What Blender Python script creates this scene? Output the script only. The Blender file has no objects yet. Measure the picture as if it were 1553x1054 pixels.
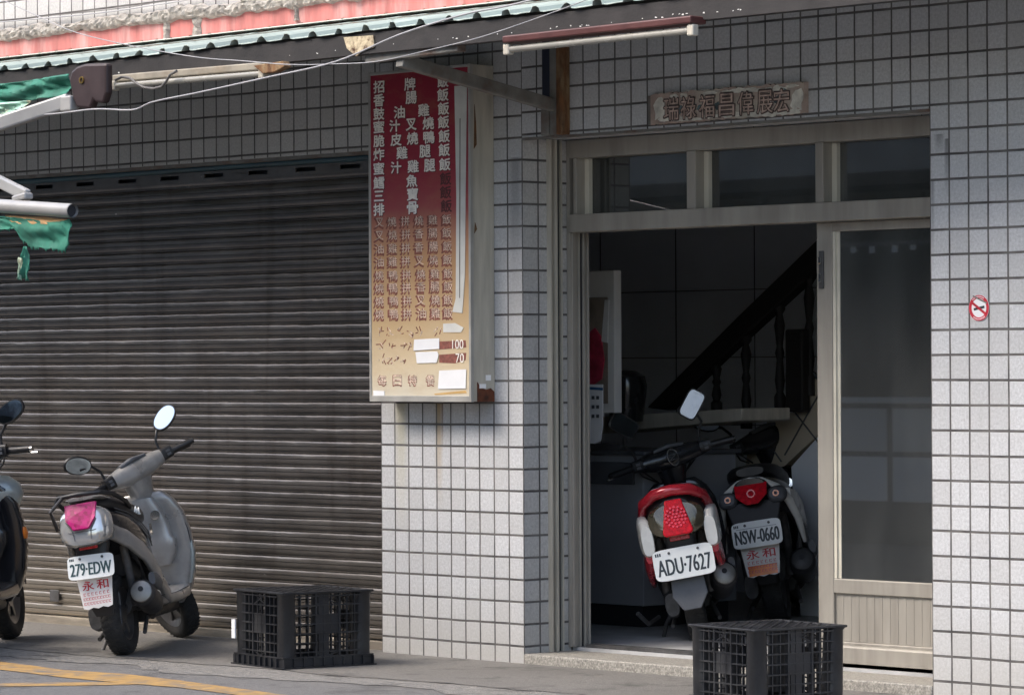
import bpy, bmesh, math, random
from mathutils import Vector, Matrix, noise as mnoise
R = math.radians
SC = bpy.context.scene
COL = SC.collection
rnd = random.Random(7)

# ------------------------------------------------------------------ camera, sky, sun, exposure
CP = Vector((13.0962, -11.2658, 1.2560))
YAW, PIT, ROL, FPX = 0.824937, 0.0055377, -0.0048781, 5607.3
FW = Vector((-math.sin(YAW)*math.cos(PIT), math.cos(YAW)*math.cos(PIT), math.sin(PIT)))
_r = FW.cross(Vector((0, 0, 1))).normalized()
_u = _r.cross(FW)
RT = _r*math.cos(ROL) + _u*math.sin(ROL)
UP = -_r*math.sin(ROL) + _u*math.cos(ROL)
cam = bpy.data.cameras.new("camera")
cam.sensor_width = 36.0
cam.sensor_fit = 'HORIZONTAL'
cam.lens = FPX/1553*36
cam.clip_start = 0.1
cam.clip_end = 500
camo = bpy.data.objects.new("camera", cam)
COL.objects.link(camo)
camo.matrix_world = Matrix(((RT.x, UP.x, -FW.x, CP.x), (RT.y, UP.y, -FW.y, CP.y), (RT.z, UP.z, -FW.z, CP.z), (0, 0, 0, 1)))
SC.camera = camo

SUN_EL, SUN_AZ = 48.0, 208.0          # azimuth measured clockwise from +Y (the street side is -Y)
world = bpy.data.worlds.new("World")
SC.world = world
world.use_nodes = True
wn = world.node_tree
for n in list(wn.nodes): wn.nodes.remove(n)
sky = wn.nodes.new('ShaderNodeTexSky')
sky.sky_type = 'NISHITA'
sky.sun_disc = False
sky.sun_elevation = R(SUN_EL)
sky.sun_rotation = R(SUN_AZ)
sky.air_density = 1.0
sky.dust_density = 4.0
sky.ozone_density = 1.0
bgn = wn.nodes.new('ShaderNodeBackground')
bgn.inputs['Strength'].default_value = 0.13
wo = wn.nodes.new('ShaderNodeOutputWorld')
wn.links.new(sky.outputs[0], bgn.inputs[0])
wn.links.new(bgn.outputs[0], wo.inputs[0])
sun = bpy.data.lights.new("sun", 'SUN')
sun.energy = 0.65
sun.angle = R(34)
sun.color = (1.0, 0.97, 0.93)
suno = bpy.data.objects.new("sun", sun)
COL.objects.link(suno)
sdir = Vector((math.sin(R(SUN_AZ))*math.cos(R(SUN_EL)), math.cos(R(SUN_AZ))*math.cos(R(SUN_EL)), math.sin(R(SUN_EL))))
suno.rotation_euler = sdir.to_track_quat('Z', 'Y').to_euler()
suno.location = (0, -20, 30)
SC.view_settings.view_transform = 'Standard'
SC.view_settings.look = 'None'
SC.view_settings.exposure = 1.8
SC.view_settings.gamma = 1.0
SC.cycles.max_bounces = 8
SC.cycles.transparent_max_bounces = 12

# ------------------------------------------------------------------ measuring helpers (photo measurements -> real points)
def ray(x, y): return FW + RT*((x-776.5)/FPX) - UP*((y-527)/FPX)
def AY(x, y, c=0.0):
    d = ray(x, y); return CP + d*((c-CP.y)/d.y)
def AZ(x, y, c=0.0):
    d = ray(x, y); return CP + d*((c-CP.z)/d.z)

# ------------------------------------------------------------------ materials
def _m(name):
    m = bpy.data.materials.new(name); m.use_nodes = True
    nt = m.node_tree
    return m, nt, nt.nodes['Principled BSDF']
def N(nt, t, **kw):
    n = nt.nodes.new(t)
    for k, v in kw.items():
        if k in n.inputs.keys() if isinstance(k, str) else False: n.inputs[k].default_value = v
        else: setattr(n, k, v)
    return n
def math_(nt, op, a, b=None, c=None):
    n = nt.nodes.new('ShaderNodeMath'); n.operation = op
    for i, v in enumerate((a, b, c)):
        if v is None: continue
        if isinstance(v, (int, float)): n.inputs[i].default_value = v
        else: nt.links.new(v, n.inputs[i])
    return n.outputs[0]
def mixc(nt, f, a, b):
    n = nt.nodes.new('ShaderNodeMix'); n.data_type = 'RGBA'
    for idx, v in ((0, f), (6, a), (7, b)):
        if isinstance(v, (int, float)): n.inputs[idx].default_value = v
        elif isinstance(v, (tuple, list)): n.inputs[idx].default_value = (v[0], v[1], v[2], 1)
        else: nt.links.new(v, n.inputs[idx])
    return n.outputs[2]
def pos(nt, obj=False):
    if obj: return nt.nodes.new('ShaderNodeTexCoord').outputs['Object']
    return nt.nodes.new('ShaderNodeNewGeometry').outputs['Position']
def noise(nt, vec, scale, detail=4, rough=0.55, sc3=None):
    if sc3:
        mp = nt.nodes.new('ShaderNodeMapping'); mp.inputs['Scale'].default_value = sc3
        nt.links.new(vec, mp.inputs[0]); vec = mp.outputs[0]
    n = nt.nodes.new('ShaderNodeTexNoise')
    n.inputs['Scale'].default_value = scale; n.inputs['Detail'].default_value = detail; n.inputs['Roughness'].default_value = rough
    nt.links.new(vec, n.inputs['Vector'])
    return n.outputs[0]
def ramp(nt, v, lo, hi):
    n = nt.nodes.new('ShaderNodeMapRange')
    n.inputs[1].default_value = lo; n.inputs[2].default_value = hi
    nt.links.new(v, n.inputs[0])
    return n.outputs[0]
def bump(nt, bsdf, h, strength=0.3, dist=0.01):
    b = nt.nodes.new('ShaderNodeBump'); b.inputs['Strength'].default_value = strength; b.inputs['Distance'].default_value = dist
    nt.links.new(h, b.inputs['Height']); nt.links.new(b.outputs[0], bsdf.inputs['Normal'])
def mat(name, col, rough=0.6, metal=0.0, var=0.15, scale=12.0, bmp=0.1, dirt=None, dirt_amt=0.5, coat=0.0, sc3=None, obj=False, spec=None):
    m, nt, b = _m(name)
    p = pos(nt, obj)
    n1 = noise(nt, p, scale, sc3=sc3)
    f = ramp(nt, n1, 0.3, 0.7)
    lo = tuple(c*(1-var) for c in col); hi = tuple(min(1, c*(1+var)) for c in col)
    c = mixc(nt, f, lo, hi)
    if dirt:
        n2 = noise(nt, p, scale*0.35, 6, 0.65, sc3=sc3)
        g = math_(nt, 'MULTIPLY', ramp(nt, n2, 0.48, 0.66), dirt_amt)
        c = mixc(nt, g, c, dirt)
    nt.links.new(c, b.inputs['Base Color'])
    rr = math_(nt, 'MULTIPLY_ADD', f, 0.15, rough-0.07)
    nt.links.new(rr, b.inputs['Roughness'])
    b.inputs['Metallic'].default_value = metal
    if coat: b.inputs['Coat Weight'].default_value = coat; b.inputs['Coat Roughness'].default_value = 0.12
    if spec is not None: b.inputs['Specular IOR Level'].default_value = spec
    if bmp:
        n3 = noise(nt, p, scale*6, 3)
        bump(nt, b, n3, bmp, 0.004)
    return m

def tile_mat(name, axis, u0, pu, z0, pz, gap=0.0098, base=(0.54, 0.548, 0.558), stains=()):
    """square glazed tile; axis = which world axis runs along the wall"""
    m, nt, b = _m(name)
    p = pos(nt)
    s = nt.nodes.new('ShaderNodeSeparateXYZ'); nt.links.new(p, s.inputs[0])
    wob = noise(nt, p, 3.0, 2)
    wob = math_(nt, 'MULTIPLY_ADD', wob, 0.006, -0.003)
    u = math_(nt, 'DIVIDE', math_(nt, 'SUBTRACT', math_(nt, 'ADD', s.outputs[axis], wob), u0), pu)
    v = math_(nt, 'DIVIDE', math_(nt, 'SUBTRACT', math_(nt, 'ADD', s.outputs[2], wob), z0), pz)
    fu, fv = math_(nt, 'FRACT', u), math_(nt, 'FRACT', v)
    iu, iv = math_(nt, 'FLOOR', u), math_(nt, 'FLOOR', v)
    du = math_(nt, 'MULTIPLY', math_(nt, 'MINIMUM', fu, math_(nt, 'SUBTRACT', 1.0, fu)), pu)
    dv = math_(nt, 'MULTIPLY', math_(nt, 'MINIMUM', fv, math_(nt, 'SUBTRACT', 1.0, fv)), pz)
    d = math_(nt, 'MINIMUM', math_(nt, 'MULTIPLY', du, 1.12), dv)
    g = nt.nodes.new('ShaderNodeMapRange'); g.interpolation_type = 'SMOOTHSTEP'
    g.inputs[1].default_value = gap*0.5-0.0014; g.inputs[2].default_value = gap*0.5+0.0014
    nt.links.new(d, g.inputs[0])
    comb = nt.nodes.new('ShaderNodeCombineXYZ'); nt.links.new(iu, comb.inputs[0]); nt.links.new(iv, comb.inputs[1])
    wn_ = nt.nodes.new('ShaderNodeTexWhiteNoise'); wn_.noise_dimensions = '2D'; nt.links.new(comb.outputs[0], wn_.inputs[0])
    sp = noise(nt, p, 85, 3, 0.85)
    spk = ramp(nt, sp, 0.3, 0.7)
    c = mixc(nt, spk, tuple(x*0.74 for x in base), tuple(min(1, x*1.2) for x in base))
    big = noise(nt, p, 1.6, 5, 0.6)
    tint = math_(nt, 'ADD', math_(nt, 'MULTIPLY', wn_.outputs[0], 0.26), math_(nt, 'MULTIPLY', ramp(nt, big, 0.45, 0.7), 0.16))
    c = mixc(nt, tint, c, (0.30, 0.29, 0.27))
    # dark runs below the joints and dirt at the foot of the wall
    str_ = noise(nt, p, 5.0, 5, 0.65, sc3=(9, 9, 0.7))
    c = mixc(nt, math_(nt, 'MULTIPLY', ramp(nt, str_, 0.60, 0.75), 0.35), c, (0.2, 0.19, 0.17))
    foot = nt.nodes.new('ShaderNodeMapRange'); foot.inputs[1].default_value = 0.30; foot.inputs[2].default_value = -0.05
    nt.links.new(math_(nt, 'ADD', s.outputs[2], math_(nt, 'MULTIPLY_ADD', big, 0.35, -0.18)), foot.inputs[0])
    c = mixc(nt, math_(nt, 'MULTIPLY', foot.outputs[0], 0.55), c, (0.36, 0.34, 0.30))
    for (x, w, zt, zb, colr, amt) in stains:
        a = math_(nt, 'ABSOLUTE', math_(nt, 'SUBTRACT', math_(nt, 'ADD', s.outputs[axis], wob), x))
        aw = ramp(nt, a, w, w*0.3)
        mr = nt.nodes.new('ShaderNodeMapRange'); mr.inputs[1].default_value = zb; mr.inputs[2].default_value = zt
        nt.links.new(s.outputs[2], mr.inputs[0])
        top = math_(nt, 'LESS_THAN', s.outputs[2], zt)
        k = math_(nt, 'MULTIPLY', math_(nt, 'MULTIPLY', aw, mr.outputs[0]), math_(nt, 'MULTIPLY', top, amt))
        c = mixc(nt, k, c, colr)
    gr = noise(nt, p, 7.0, 3)
    gc = mixc(nt, ramp(nt, gr, 0.35, 0.65), (0.06, 0.056, 0.055), (0.15, 0.142, 0.135))
    c = mixc(nt, g.outputs[0], gc, c)
    nt.links.new(c, b.inputs['Base Color'])
    rr = math_(nt, 'MULTIPLY_ADD', g.outputs[0], -0.42, 0.9)
    nt.links.new(rr, b.inputs['Roughness'])
    h = math_(nt, 'ADD', g.outputs[0], math_(nt, 'MULTIPLY', sp, 0.10))
    bump(nt, b, h, 0.5, 0.006)
    return m

def glass_mat(name, tint, refl=1.0, trans=0.75, rough=0.015):
    """window pane: fresnel reflection over a see-through tinted sheet"""
    m, nt, b = _m(name); nt.nodes.remove(b)
    out = nt.nodes['Material Output']
    t = nt.nodes.new('ShaderNodeBsdfTransparent'); t.inputs[0].default_value = (tint[0]*trans, tint[1]*trans, tint[2]*trans, 1)
    gl = nt.nodes.new('ShaderNodeBsdfGlossy'); gl.inputs['Roughness'].default_value = rough
    gl.inputs[0].default_value = (refl, refl, refl, 1)
    df = nt.nodes.new('ShaderNodeBsdfDiffuse')
    p = pos(nt)
    dn = ramp(nt, noise(nt, p, 3.0, 6, 0.65, sc3=(1, 1, 0.25)), 0.45, 0.8)
    df.inputs[0].default_value = (0.30, 0.31, 0.30, 1)
    fr = nt.nodes.new('ShaderNodeFresnel'); fr.inputs[0].default_value = 1.85
    mx = nt.nodes.new('ShaderNodeMixShader'); nt.links.new(fr.outputs[0], mx.inputs[0])
    nt.links.new(t.outputs[0], mx.inputs[1]); nt.links.new(gl.outputs[0], mx.inputs[2])
    m2 = nt.nodes.new('ShaderNodeMixShader')
    nt.links.new(math_(nt, 'MULTIPLY_ADD', dn, 0.12, 0.10), m2.inputs[0])
    nt.links.new(mx.outputs[0], m2.inputs[1]); nt.links.new(df.outputs[0], m2.inputs[2])
    nt.links.new(m2.outputs[0], out.inputs[0])
    return m

# ------------------------------------------------------------------ mesh helpers
class MB:
    """collects shapes and links them as ONE mesh object"""
    def __init__(s, M=None): s.bm = bmesh.new(); s.M = M; s.uvf = []
    def v(s, p):
        p = Vector(p)
        return s.bm.verts.new(s.M @ p if s.M else p)
    def face(s, vs):
        try: return s.bm.faces.new(vs)
        except ValueError: return None
    def poly(s, pts): return s.face([s.v(p) for p in pts])
    def box(s, lo, hi, rot=None, c=None):
        x0, y0, z0 = lo; x1, y1, z1 = hi
        P = [Vector(q) for q in ((x0,y0,z0),(x1,y0,z0),(x1,y1,z0),(x0,y1,z0),(x0,y0,z1),(x1,y0,z1),(x1,y1,z1),(x0,y1,z1))]
        if rot is not None:
            cc = Vector(c) if c is not None else sum(P, Vector())/8
            P = [cc + rot @ (q-cc) for q in P]
        V = [s.v(q) for q in P]
        for f in ((0,3,2,1),(4,5,6,7),(0,1,5,4),(1,2,6,5),(2,3,7,6),(3,0,4,7)): s.face([V[i] for i in f])
        return s
    def bar(s, a, b, w, h, up=(0,0,1)):
        a, b = Vector(a), Vector(b); d = (b-a).normalized(); u = Vector(up)
        if abs(d.dot(u)) > 0.98: u = Vector((1,0,0))
        sd = d.cross(u).normalized(); u = sd.cross(d)
        V = [s.v(p + sd*(i*w/2) + u*(j*h/2)) for p in (a, b) for i, j in ((-1,-1),(1,-1),(1,1),(-1,1))]
        for f in ((0,1,2,3),(7,6,5,4),(0,4,5,1),(1,5,6,2),(2,6,7,3),(3,7,4,0)): s.face([V[i] for i in f])
        return s
    def tube(s, pts, r, n=10, caps=True):
        pts = [Vector(p) for p in pts]
        rs = r if isinstance(r, (list, tuple)) else [r]*len(pts)
        rings = []; prev = None
        for i, p in enumerate(pts):
            d = (pts[min(i+1, len(pts)-1)] - pts[max(i-1, 0)]).normalized()
            if prev is None:
                a = Vector((0,0,1)) if abs(d.z) < 0.9 else Vector((1,0,0))
                sd = d.cross(a).normalized()
            else:
                sd = (prev - d*prev.dot(d)).normalized()
            prev = sd; up = sd.cross(d)
            rings.append([s.v(p + (sd*math.cos(2*math.pi*k/n) + up*math.sin(2*math.pi*k/n))*rs[i]) for k in range(n)])
        for a, b in zip(rings, rings[1:]):
            for k in range(n): s.face([a[k], a[(k+1)%n], b[(k+1)%n], b[k]])
        if caps: s.face(rings[0][::-1]); s.face(rings[-1])
        return s
    def lathe(s, prof, c, axis='y', n=32, a0=0, a1=2*math.pi):
        """prof = [(radius, offset along axis)]"""
        c = Vector(c); full = abs(a1-a0) > 6.28
        m = n if full else n+1
        rows = []
        for r, o in prof:
            row = []
            for k in range(m):
                a = a0 + (a1-a0)*k/n; ca, sa = r*math.cos(a), r*math.sin(a)
                q = {'y': Vector((ca, o, sa)), 'z': Vector((ca, sa, o)), 'x': Vector((o, ca, sa))}[axis]
                row.append(s.v(c+q))
            rows.append(row)
        for a, b in zip(rows, rows[1:]):
            for k in range(m if full else m-1):
                s.face([a[k], a[(k+1)%m], b[(k+1)%m], b[k]])
        return s
    def loft(s, secs, n=20, ex=2.6, plane='yz', caps=True):
        """secs = [(along, cu, cv, hu, hv[, exponent])]; plane says which two axes each section lies in"""
        rings = []
        for sec in secs:
            t, cu, cv, hu, hv = sec[:5]; e = sec[5] if len(sec) > 5 else ex
            ring = []
            for k in range(n):
                a = 2*math.pi*k/n; ca, sa = math.cos(a), math.sin(a)
                uu = cu + hu*math.copysign(abs(ca)**(2/e), ca); vv = cv + hv*math.copysign(abs(sa)**(2/e), sa)
                ring.append(s.v({'yz': (t, uu, vv), 'xz': (uu, t, vv), 'xy': (uu, vv, t)}[plane]))
            rings.append(ring)
        for a, b in zip(rings, rings[1:]):
            for k in range(n): s.face([a[k], a[(k+1)%n], b[(k+1)%n], b[k]])
        if caps: s.face(rings[0][::-1]); s.face(rings[-1])
        return s
    def prism(s, pts, d):
        """planar polygon pushed along vector d"""
        d = Vector(d); a = [s.v(p) for p in pts]; b = [s.v(Vector(p)+d) for p in pts]
        s.face(a[::-1]); s.face(b)
        for i in range(len(a)): s.face([a[i], a[(i+1)%len(a)], b[(i+1)%len(b)], b[i]])
        return s
    def disc(s, c, nrm, r, th, n=24, rin=0.0, sy=1.0):
        nrm = Vector(nrm).normalized(); a = Vector((0,0,1)) if abs(nrm.z) < 0.9 else Vector((1,0,0))
        sd = nrm.cross(a).normalized(); up = sd.cross(nrm); c = Vector(c)
        def ring(rr, o): return [s.v(c + nrm*o + sd*rr*math.cos(2*math.pi*k/n) + up*rr*sy*math.sin(2*math.pi*k/n)) for k in range(n)]
        f, bk = ring(r, th), ring(r, 0)
        if rin > 0:
            fi, bi = ring(rin, th), ring(rin, 0)
            for k in range(n):
                j = (k+1) % n
                s.face([f[k], f[j], fi[j], fi[k]]); s.face([bk[j], bk[k], bi[k], bi[j]])
                s.face([bk[k], bk[j], f[j], f[k]]); s.face([bi[j], bi[k], fi[k], fi[j]])
        else:
            s.face(f); s.face(bk[::-1])
            for k in range(n): s.face([bk[k], bk[(k+1)%n], f[(k+1)%n], f[k]])
        return s
    def mesh(s, me, T):
        """append another mesh through matrix T"""
        vs = [s.v(T @ v.co) for v in me.vertices]
        for p in me.polygons: s.face([vs[i] for i in p.vertices])
        return s
    def build(s, name, m, parent=None, smooth=False, bevel=0.0, sub=0, seg=2):
        bmesh.ops.recalc_face_normals(s.bm, faces=s.bm.faces[:])
        me = bpy.data.meshes.new(name)
        s.bm.to_mesh(me); s.bm.free()
        o = bpy.data.objects.new(name, me); COL.objects.link(o)
        if m is not None: me.materials.append(m)
        if parent is not None:
            o.parent = parent
            if parent.get('_w'):
                off = Vector(parent['_w']); me.transform(Matrix.Translation(-off)); o['_w'] = (0.0, 0.0, 0.0) if False else parent['_w']
                # children of this part are measured from the same base point
        if smooth:
            for p in me.polygons: p.use_smooth = True
        if bevel:
            md = o.modifiers.new('bevel', 'BEVEL'); md.width = bevel; md.segments = seg; md.limit_method = 'ANGLE'; md.angle_limit = R(40)
        if sub:
            md = o.modifiers.new('sub', 'SUBSURF'); md.levels = sub; md.render_levels = sub
        if smooth and not sub:
            try: me.set_sharp_from_angle(angle=R(42))
            except Exception: pass
        return o
def join(main, others):
    """fold surface marks (stains, flakes) into the part they lie on, keeping their own material"""
    bm = bmesh.new(); bm.from_mesh(main.data)
    for o in others:
        bm.faces.ensure_lookup_table(); n0 = len(bm.faces)
        bm.from_mesh(o.data); bm.faces.ensure_lookup_table()
        main.data.materials.append(o.data.materials[0]); k = len(main.data.materials)-1
        for f in bm.faces[n0:]: f.material_index = k
        bpy.data.objects.remove(o)
    bm.to_mesh(main.data); bm.free()
def tag(o, label, cat, group=None, kind=None):
    if label: o['label'] = label
    if cat: o['category'] = cat
    if group: o['group'] = group
    if kind: o['kind'] = kind
    return o
def thing(name, label, cat, loc=(0,0,0), group=None, world_parts=True):
    o = bpy.data.objects.new(name, None); COL.objects.link(o); o.location = loc
    o.empty_display_size = 0.1
    if world_parts: o['_w'] = tuple(loc)
    return tag(o, label, cat, group)
def glyphs(txt, size, bold=0.0, ext=0.0006, res=3):
    """a line of writing as a mesh lying in XY, centred on the origin"""
    c = bpy.data.curves.new('txt', 'FONT'); c.body = txt; c.size = size; c.align_x = 'CENTER'; c.align_y = 'CENTER'
    c.offset = bold; c.extrude = ext; c.resolution_u = res
    o = bpy.data.objects.new('txt', c); COL.objects.link(o)
    dg = bpy.context.evaluated_depsgraph_get()
    me = bpy.data.meshes.new_from_object(o.evaluated_get(dg))
    bpy.data.objects.remove(o)
    return me
def fit_glyphs(txt, w, h, bold=0.0, ext=0.0006):
    """writing scaled to fill exactly w x h"""
    me = glyphs(txt, 1.0, bold, ext)
    if len(me.vertices):
        xs = [v.co.x for v in me.vertices]; ys = [v.co.y for v in me.vertices]
        cx, cy = (min(xs)+max(xs))/2, (min(ys)+max(ys))/2
        sx, sy = w/max(1e-6, max(xs)-min(xs)), h/max(1e-6, max(ys)-min(ys))
        for v in me.vertices: v.co.x = (v.co.x-cx)*sx; v.co.y = (v.co.y-cy)*sy; v.co.z *= 1.0
    return me
FACE_ST = Matrix.Rotation(R(90), 4, 'X')     # writing on a wall that faces the street

# ------------------------------------------------------------------ palette
G = -0.065                                    # ground level at the foot of the pillar
M_tileR = tile_mat('wall_tile', 0, 3.3713, 0.1, 2.5985, 0.1, stains=((3.46, 0.016, 2.16, 1.92, (0.10, 0.10, 0.10), 0.8), (3.42, 0.03, 2.18, 2.10, (0.12, 0.12, 0.12), 0.7), (3.385, 0.012, 2.0, 1.6, (0.16, 0.16, 0.16), 0.6)))
M_tileL = tile_mat('wall_tile_shade_tone', 0, -3.0323, 0.1, 2.5972, 0.1, base=(0.51, 0.502, 0.49))  # left band: base darkened and warmed for the shade beneath the awning
M_tileP = tile_mat('pillar_tile', 0, 0.0, 0.09752, 1.0, 0.099,
                   stains=((0.405, 0.03, 1.11, 0.60, (0.34, 0.24, 0.11), 0.9), (0.14, 0.055, 1.11, 0.45, (0.42, 0.38, 0.22), 0.6), (0.43, 0.008, 1.12, 0.85, (0.12, 0.05, 0.02), 0.9), (0.72, 0.1, 1.12, 0.95, (0.2, 0.19, 0.18), 0.6), (0.93, 0.05, 2.2, 1.4, (0.15, 0.15, 0.15), 0.55)))
M_tileS = tile_mat('return_tile', 1, 0.0, 0.0985, 1.0, 0.099, base=(0.50, 0.492, 0.48))  # side face: darker base, a shaded copy of the pillar tile
M_redband = mat('faded_red_paint', (0.44, 0.15, 0.135), 0.7, var=0.25, scale=6, bmp=0.2, dirt=(0.52, 0.36, 0.34), dirt_amt=0.7, sc3=(3, 3, 0.5))
M_mortar = mat('rough_mortar', (0.30, 0.28, 0.25), 0.95, var=0.45, scale=25, bmp=1.0)
M_mint = mat('mint_sheet_steel', (0.34, 0.40, 0.36), 0.55, var=0.12, scale=5, bmp=0.05, dirt=(0.30, 0.33, 0.30), dirt_amt=0.45, sc3=(1, 0.3, 1))
M_flash = mat('pale_flashing', (0.62, 0.62, 0.58), 0.5, var=0.12, scale=8, bmp=0.1)
M_beam = mat('dark_painted_steel', (0.020, 0.018, 0.018), 0.6, var=0.3, scale=10, bmp=0.25, dirt=(0.55, 0.53, 0.5), dirt_amt=0.0)
M_maroon = mat('maroon_paint', (0.075, 0.022, 0.02), 0.5, var=0.25, scale=9, bmp=0.1)
M_greysteel = mat('grey_steel', (0.17, 0.165, 0.15), 0.6, var=0.25, scale=14, bmp=0.2, dirt=(0.12, 0.05, 0.025), dirt_amt=0.75)
M_rust = mat('rusty_steel', (0.13, 0.06, 0.025), 0.9, var=0.5, scale=18, bmp=0.6, dirt=(0.30, 0.22, 0.12), dirt_amt=0.8, sc3=(2, 2, 0.6))
M_cream = mat('aged_cream_paint', (0.46, 0.43, 0.36), 0.6, var=0.15, scale=9, bmp=0.08, dirt=(0.26, 0.23, 0.18), dirt_amt=0.5, sc3=(3, 3, 0.4))
M_tubeoff = mat('unlit_tube_glass', (0.29, 0.28, 0.245), 0.25, var=0.08, scale=8, bmp=0)
M_alu = mat('champagne_aluminium', (0.36, 0.336, 0.292), 0.45, metal=0.25, var=0.10, scale=5, bmp=0.05, dirt=(0.17, 0.15, 0.125), dirt_amt=0.4, sc3=(3, 3, 0.4))
M_alupale = mat('pale_glazing_bead', (0.56, 0.53, 0.44), 0.5, var=0.1, scale=6, bmp=0.03)
M_darkgap = mat('near_black_fill', (0.015, 0.016, 0.02), 0.7, var=0.2, bmp=0)  # near-black fill; in slots and openings it stands for their shade
M_granite = mat('speckled_granite', (0.30, 0.285, 0.25), 0.6, var=0.5, scale=130, bmp=0.2, dirt=(0.14, 0.13, 0.12), dirt_amt=0.6)
M_glass = glass_mat('window_glass', (0.80, 0.86, 0.84), 0.95, 0.62)
M_indoor = mat('interior_tile_wall', (0.82, 0.85, 0.89), 0.6, var=0.06, scale=2, bmp=0.02)
M_indoorfloor = mat('interior_floor', (0.42, 0.42, 0.42), 0.5, var=0.25, scale=6, bmp=0.05)
M_wood = mat('dark_stained_wood', (0.012, 0.010, 0.010), 0.65, var=0.3, scale=10, bmp=0.05)
M_whitebd = mat('white_board', (0.62, 0.62, 0.60), 0.5, var=0.06, scale=6, bmp=0)
M_black = mat('black_plastic', (0.014, 0.014, 0.016), 0.45, var=0.3, scale=20, bmp=0.15, obj=True)
M_crate = mat('black_crate_plastic', (0.013, 0.014, 0.017), 0.42, var=0.35, scale=14, bmp=0.2, dirt=(0.05, 0.05, 0.05), dirt_amt=0.5, obj=True)
M_vinyl = mat('black_seat_vinyl', (0.013, 0.013, 0.015), 0.42, var=0.25, scale=30, bmp=0.2, obj=True)
M_tyre = mat('tyre_rubber', (0.018, 0.018, 0.018), 0.85, var=0.3, scale=20, bmp=0.3, dirt=(0.07, 0.065, 0.06), dirt_amt=0.5, obj=True)
M_rim = mat('cast_rim', (0.16, 0.16, 0.165), 0.4, metal=0.8, var=0.2, scale=16, bmp=0.1, obj=True)
M_metaldk = mat('dirty_engine_metal', (0.09, 0.09, 0.092), 0.55, metal=0.4, var=0.4, scale=18, bmp=0.3, dirt=(0.05, 0.04, 0.03), dirt_amt=0.6, obj=True)
M_muf = mat('muffler_black', (0.035, 0.035, 0.038), 0.5, metal=0.2, var=0.3, scale=15, bmp=0.15, obj=True)
M_mufcap = mat('muffler_cap', (0.22, 0.215, 0.20), 0.42, metal=0.6, var=0.3, scale=12, bmp=0.1, obj=True)
M_chrome = mat('chrome', (0.62, 0.62, 0.62), 0.12, metal=1.0, var=0.05, bmp=0, obj=True)
M_mirror = mat('mirror_glass', (0.50, 0.60, 0.70), 0.03, metal=1.0, var=0.02, bmp=0, obj=True)  # blue tint put in for the sky reflected in it
M_silver = mat('silver_grey_bodywork', (0.36, 0.355, 0.35), 0.32, metal=0.35, var=0.10, scale=7, bmp=0.03, coat=0.3, dirt=(0.20, 0.19, 0.175), dirt_amt=0.8, obj=True)
M_blackpaint = mat('glossy_black_paint', (0.012, 0.013, 0.016), 0.22, var=0.2, scale=8, bmp=0.02, coat=0.5, obj=True)
M_bluepaint = mat('pale_blue_silver_paint', (0.33, 0.38, 0.39), 0.35, metal=0.3, var=0.10, scale=7, bmp=0.03, coat=0.3, dirt=(0.40, 0.30, 0.2), dirt_amt=0.3, obj=True)
M_redpaint = mat('metallic_red_paint', (0.45, 0.020, 0.035), 0.25, metal=0.15, var=0.12, scale=8, bmp=0.02, coat=0.6, obj=True)
M_whitepaint = mat('white_paint', (0.70, 0.70, 0.67), 0.3, var=0.06, scale=8, bmp=0.02, coat=0.4, obj=True)
M_pinklens = mat('faded_pink_lens', (0.50, 0.004, 0.13), 0.4, var=0.45, scale=45, bmp=0.0, spec=0.3, obj=True)
M_redlens = mat('red_lens', (0.56, 0.004, 0.016), 0.4, var=0.3, scale=55, bmp=0.0, spec=0.2, obj=True)
M_clearlens = mat('clear_lens', (0.36, 0.355, 0.34), 0.10, metal=0.6, var=0.5, scale=40, bmp=0.25, coat=0.5, obj=True)
def facet_mat(name, lo, hi, metal, rough, scale):
    m, nt, b = _m(name)
    p = pos(nt, True)
    vo = nt.nodes.new('ShaderNodeTexVoronoi'); vo.inputs['Scale'].default_value = scale; nt.links.new(p, vo.inputs['Vector'])
    sp_ = nt.nodes.new('ShaderNodeSeparateColor'); nt.links.new(vo.outputs['Color'], sp_.inputs[0])
    nt.links.new(mixc(nt, sp_.outputs[0], lo, hi), b.inputs['Base Color'])
    b.inputs['Metallic'].default_value = metal; b.inputs['Roughness'].default_value = rough
    b.inputs['Coat Weight'].default_value = 0.0; b.inputs['Specular IOR Level'].default_value = 0.25
    bump(nt, b, sp_.outputs[1], 0.25, 0.004)
    return m
M_clearlens = mat('clear_lens_plastic', (0.58, 0.575, 0.56), 0.09, metal=0.6, var=0.22, scale=9, bmp=0.0, coat=0.5, obj=True)
M_smokelens = mat('smoky_lens_plastic', (0.10, 0.088, 0.06), 0.18, metal=0.35, var=0.25, scale=9, bmp=0.0, coat=0.5, obj=True)
M_pinklens = facet_mat('pink_faceted_lens', (0.20, 0.001, 0.055), (0.44, 0.004, 0.15), 0.0, 0.35, 60)
M_amber = mat('amber_lens', (0.75, 0.20, 0.02), 0.2, var=0.2, scale=30, bmp=0.1, coat=0.4, obj=True)
M_reflect = mat('red_reflector', (0.42, 0.02, 0.02), 0.25, var=0.2, scale=60, bmp=0.2, obj=True)
M_plate = mat('white_plate_enamel', (0.78, 0.80, 0.78), 0.4, var=0.05, scale=10, bmp=0.02, obj=True)
M_ink = mat('plate_black_ink', (0.02, 0.03, 0.035), 0.5, var=0.1, bmp=0, obj=True)
M_inkgreen = mat('plate_dark_green_ink', (0.03, 0.07, 0.075), 0.5, var=0.1, bmp=0, obj=True)
M_inkred = mat('flap_red_ink', (0.50, 0.012, 0.02), 0.5, var=0.15, scale=30, bmp=0, obj=True)
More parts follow.
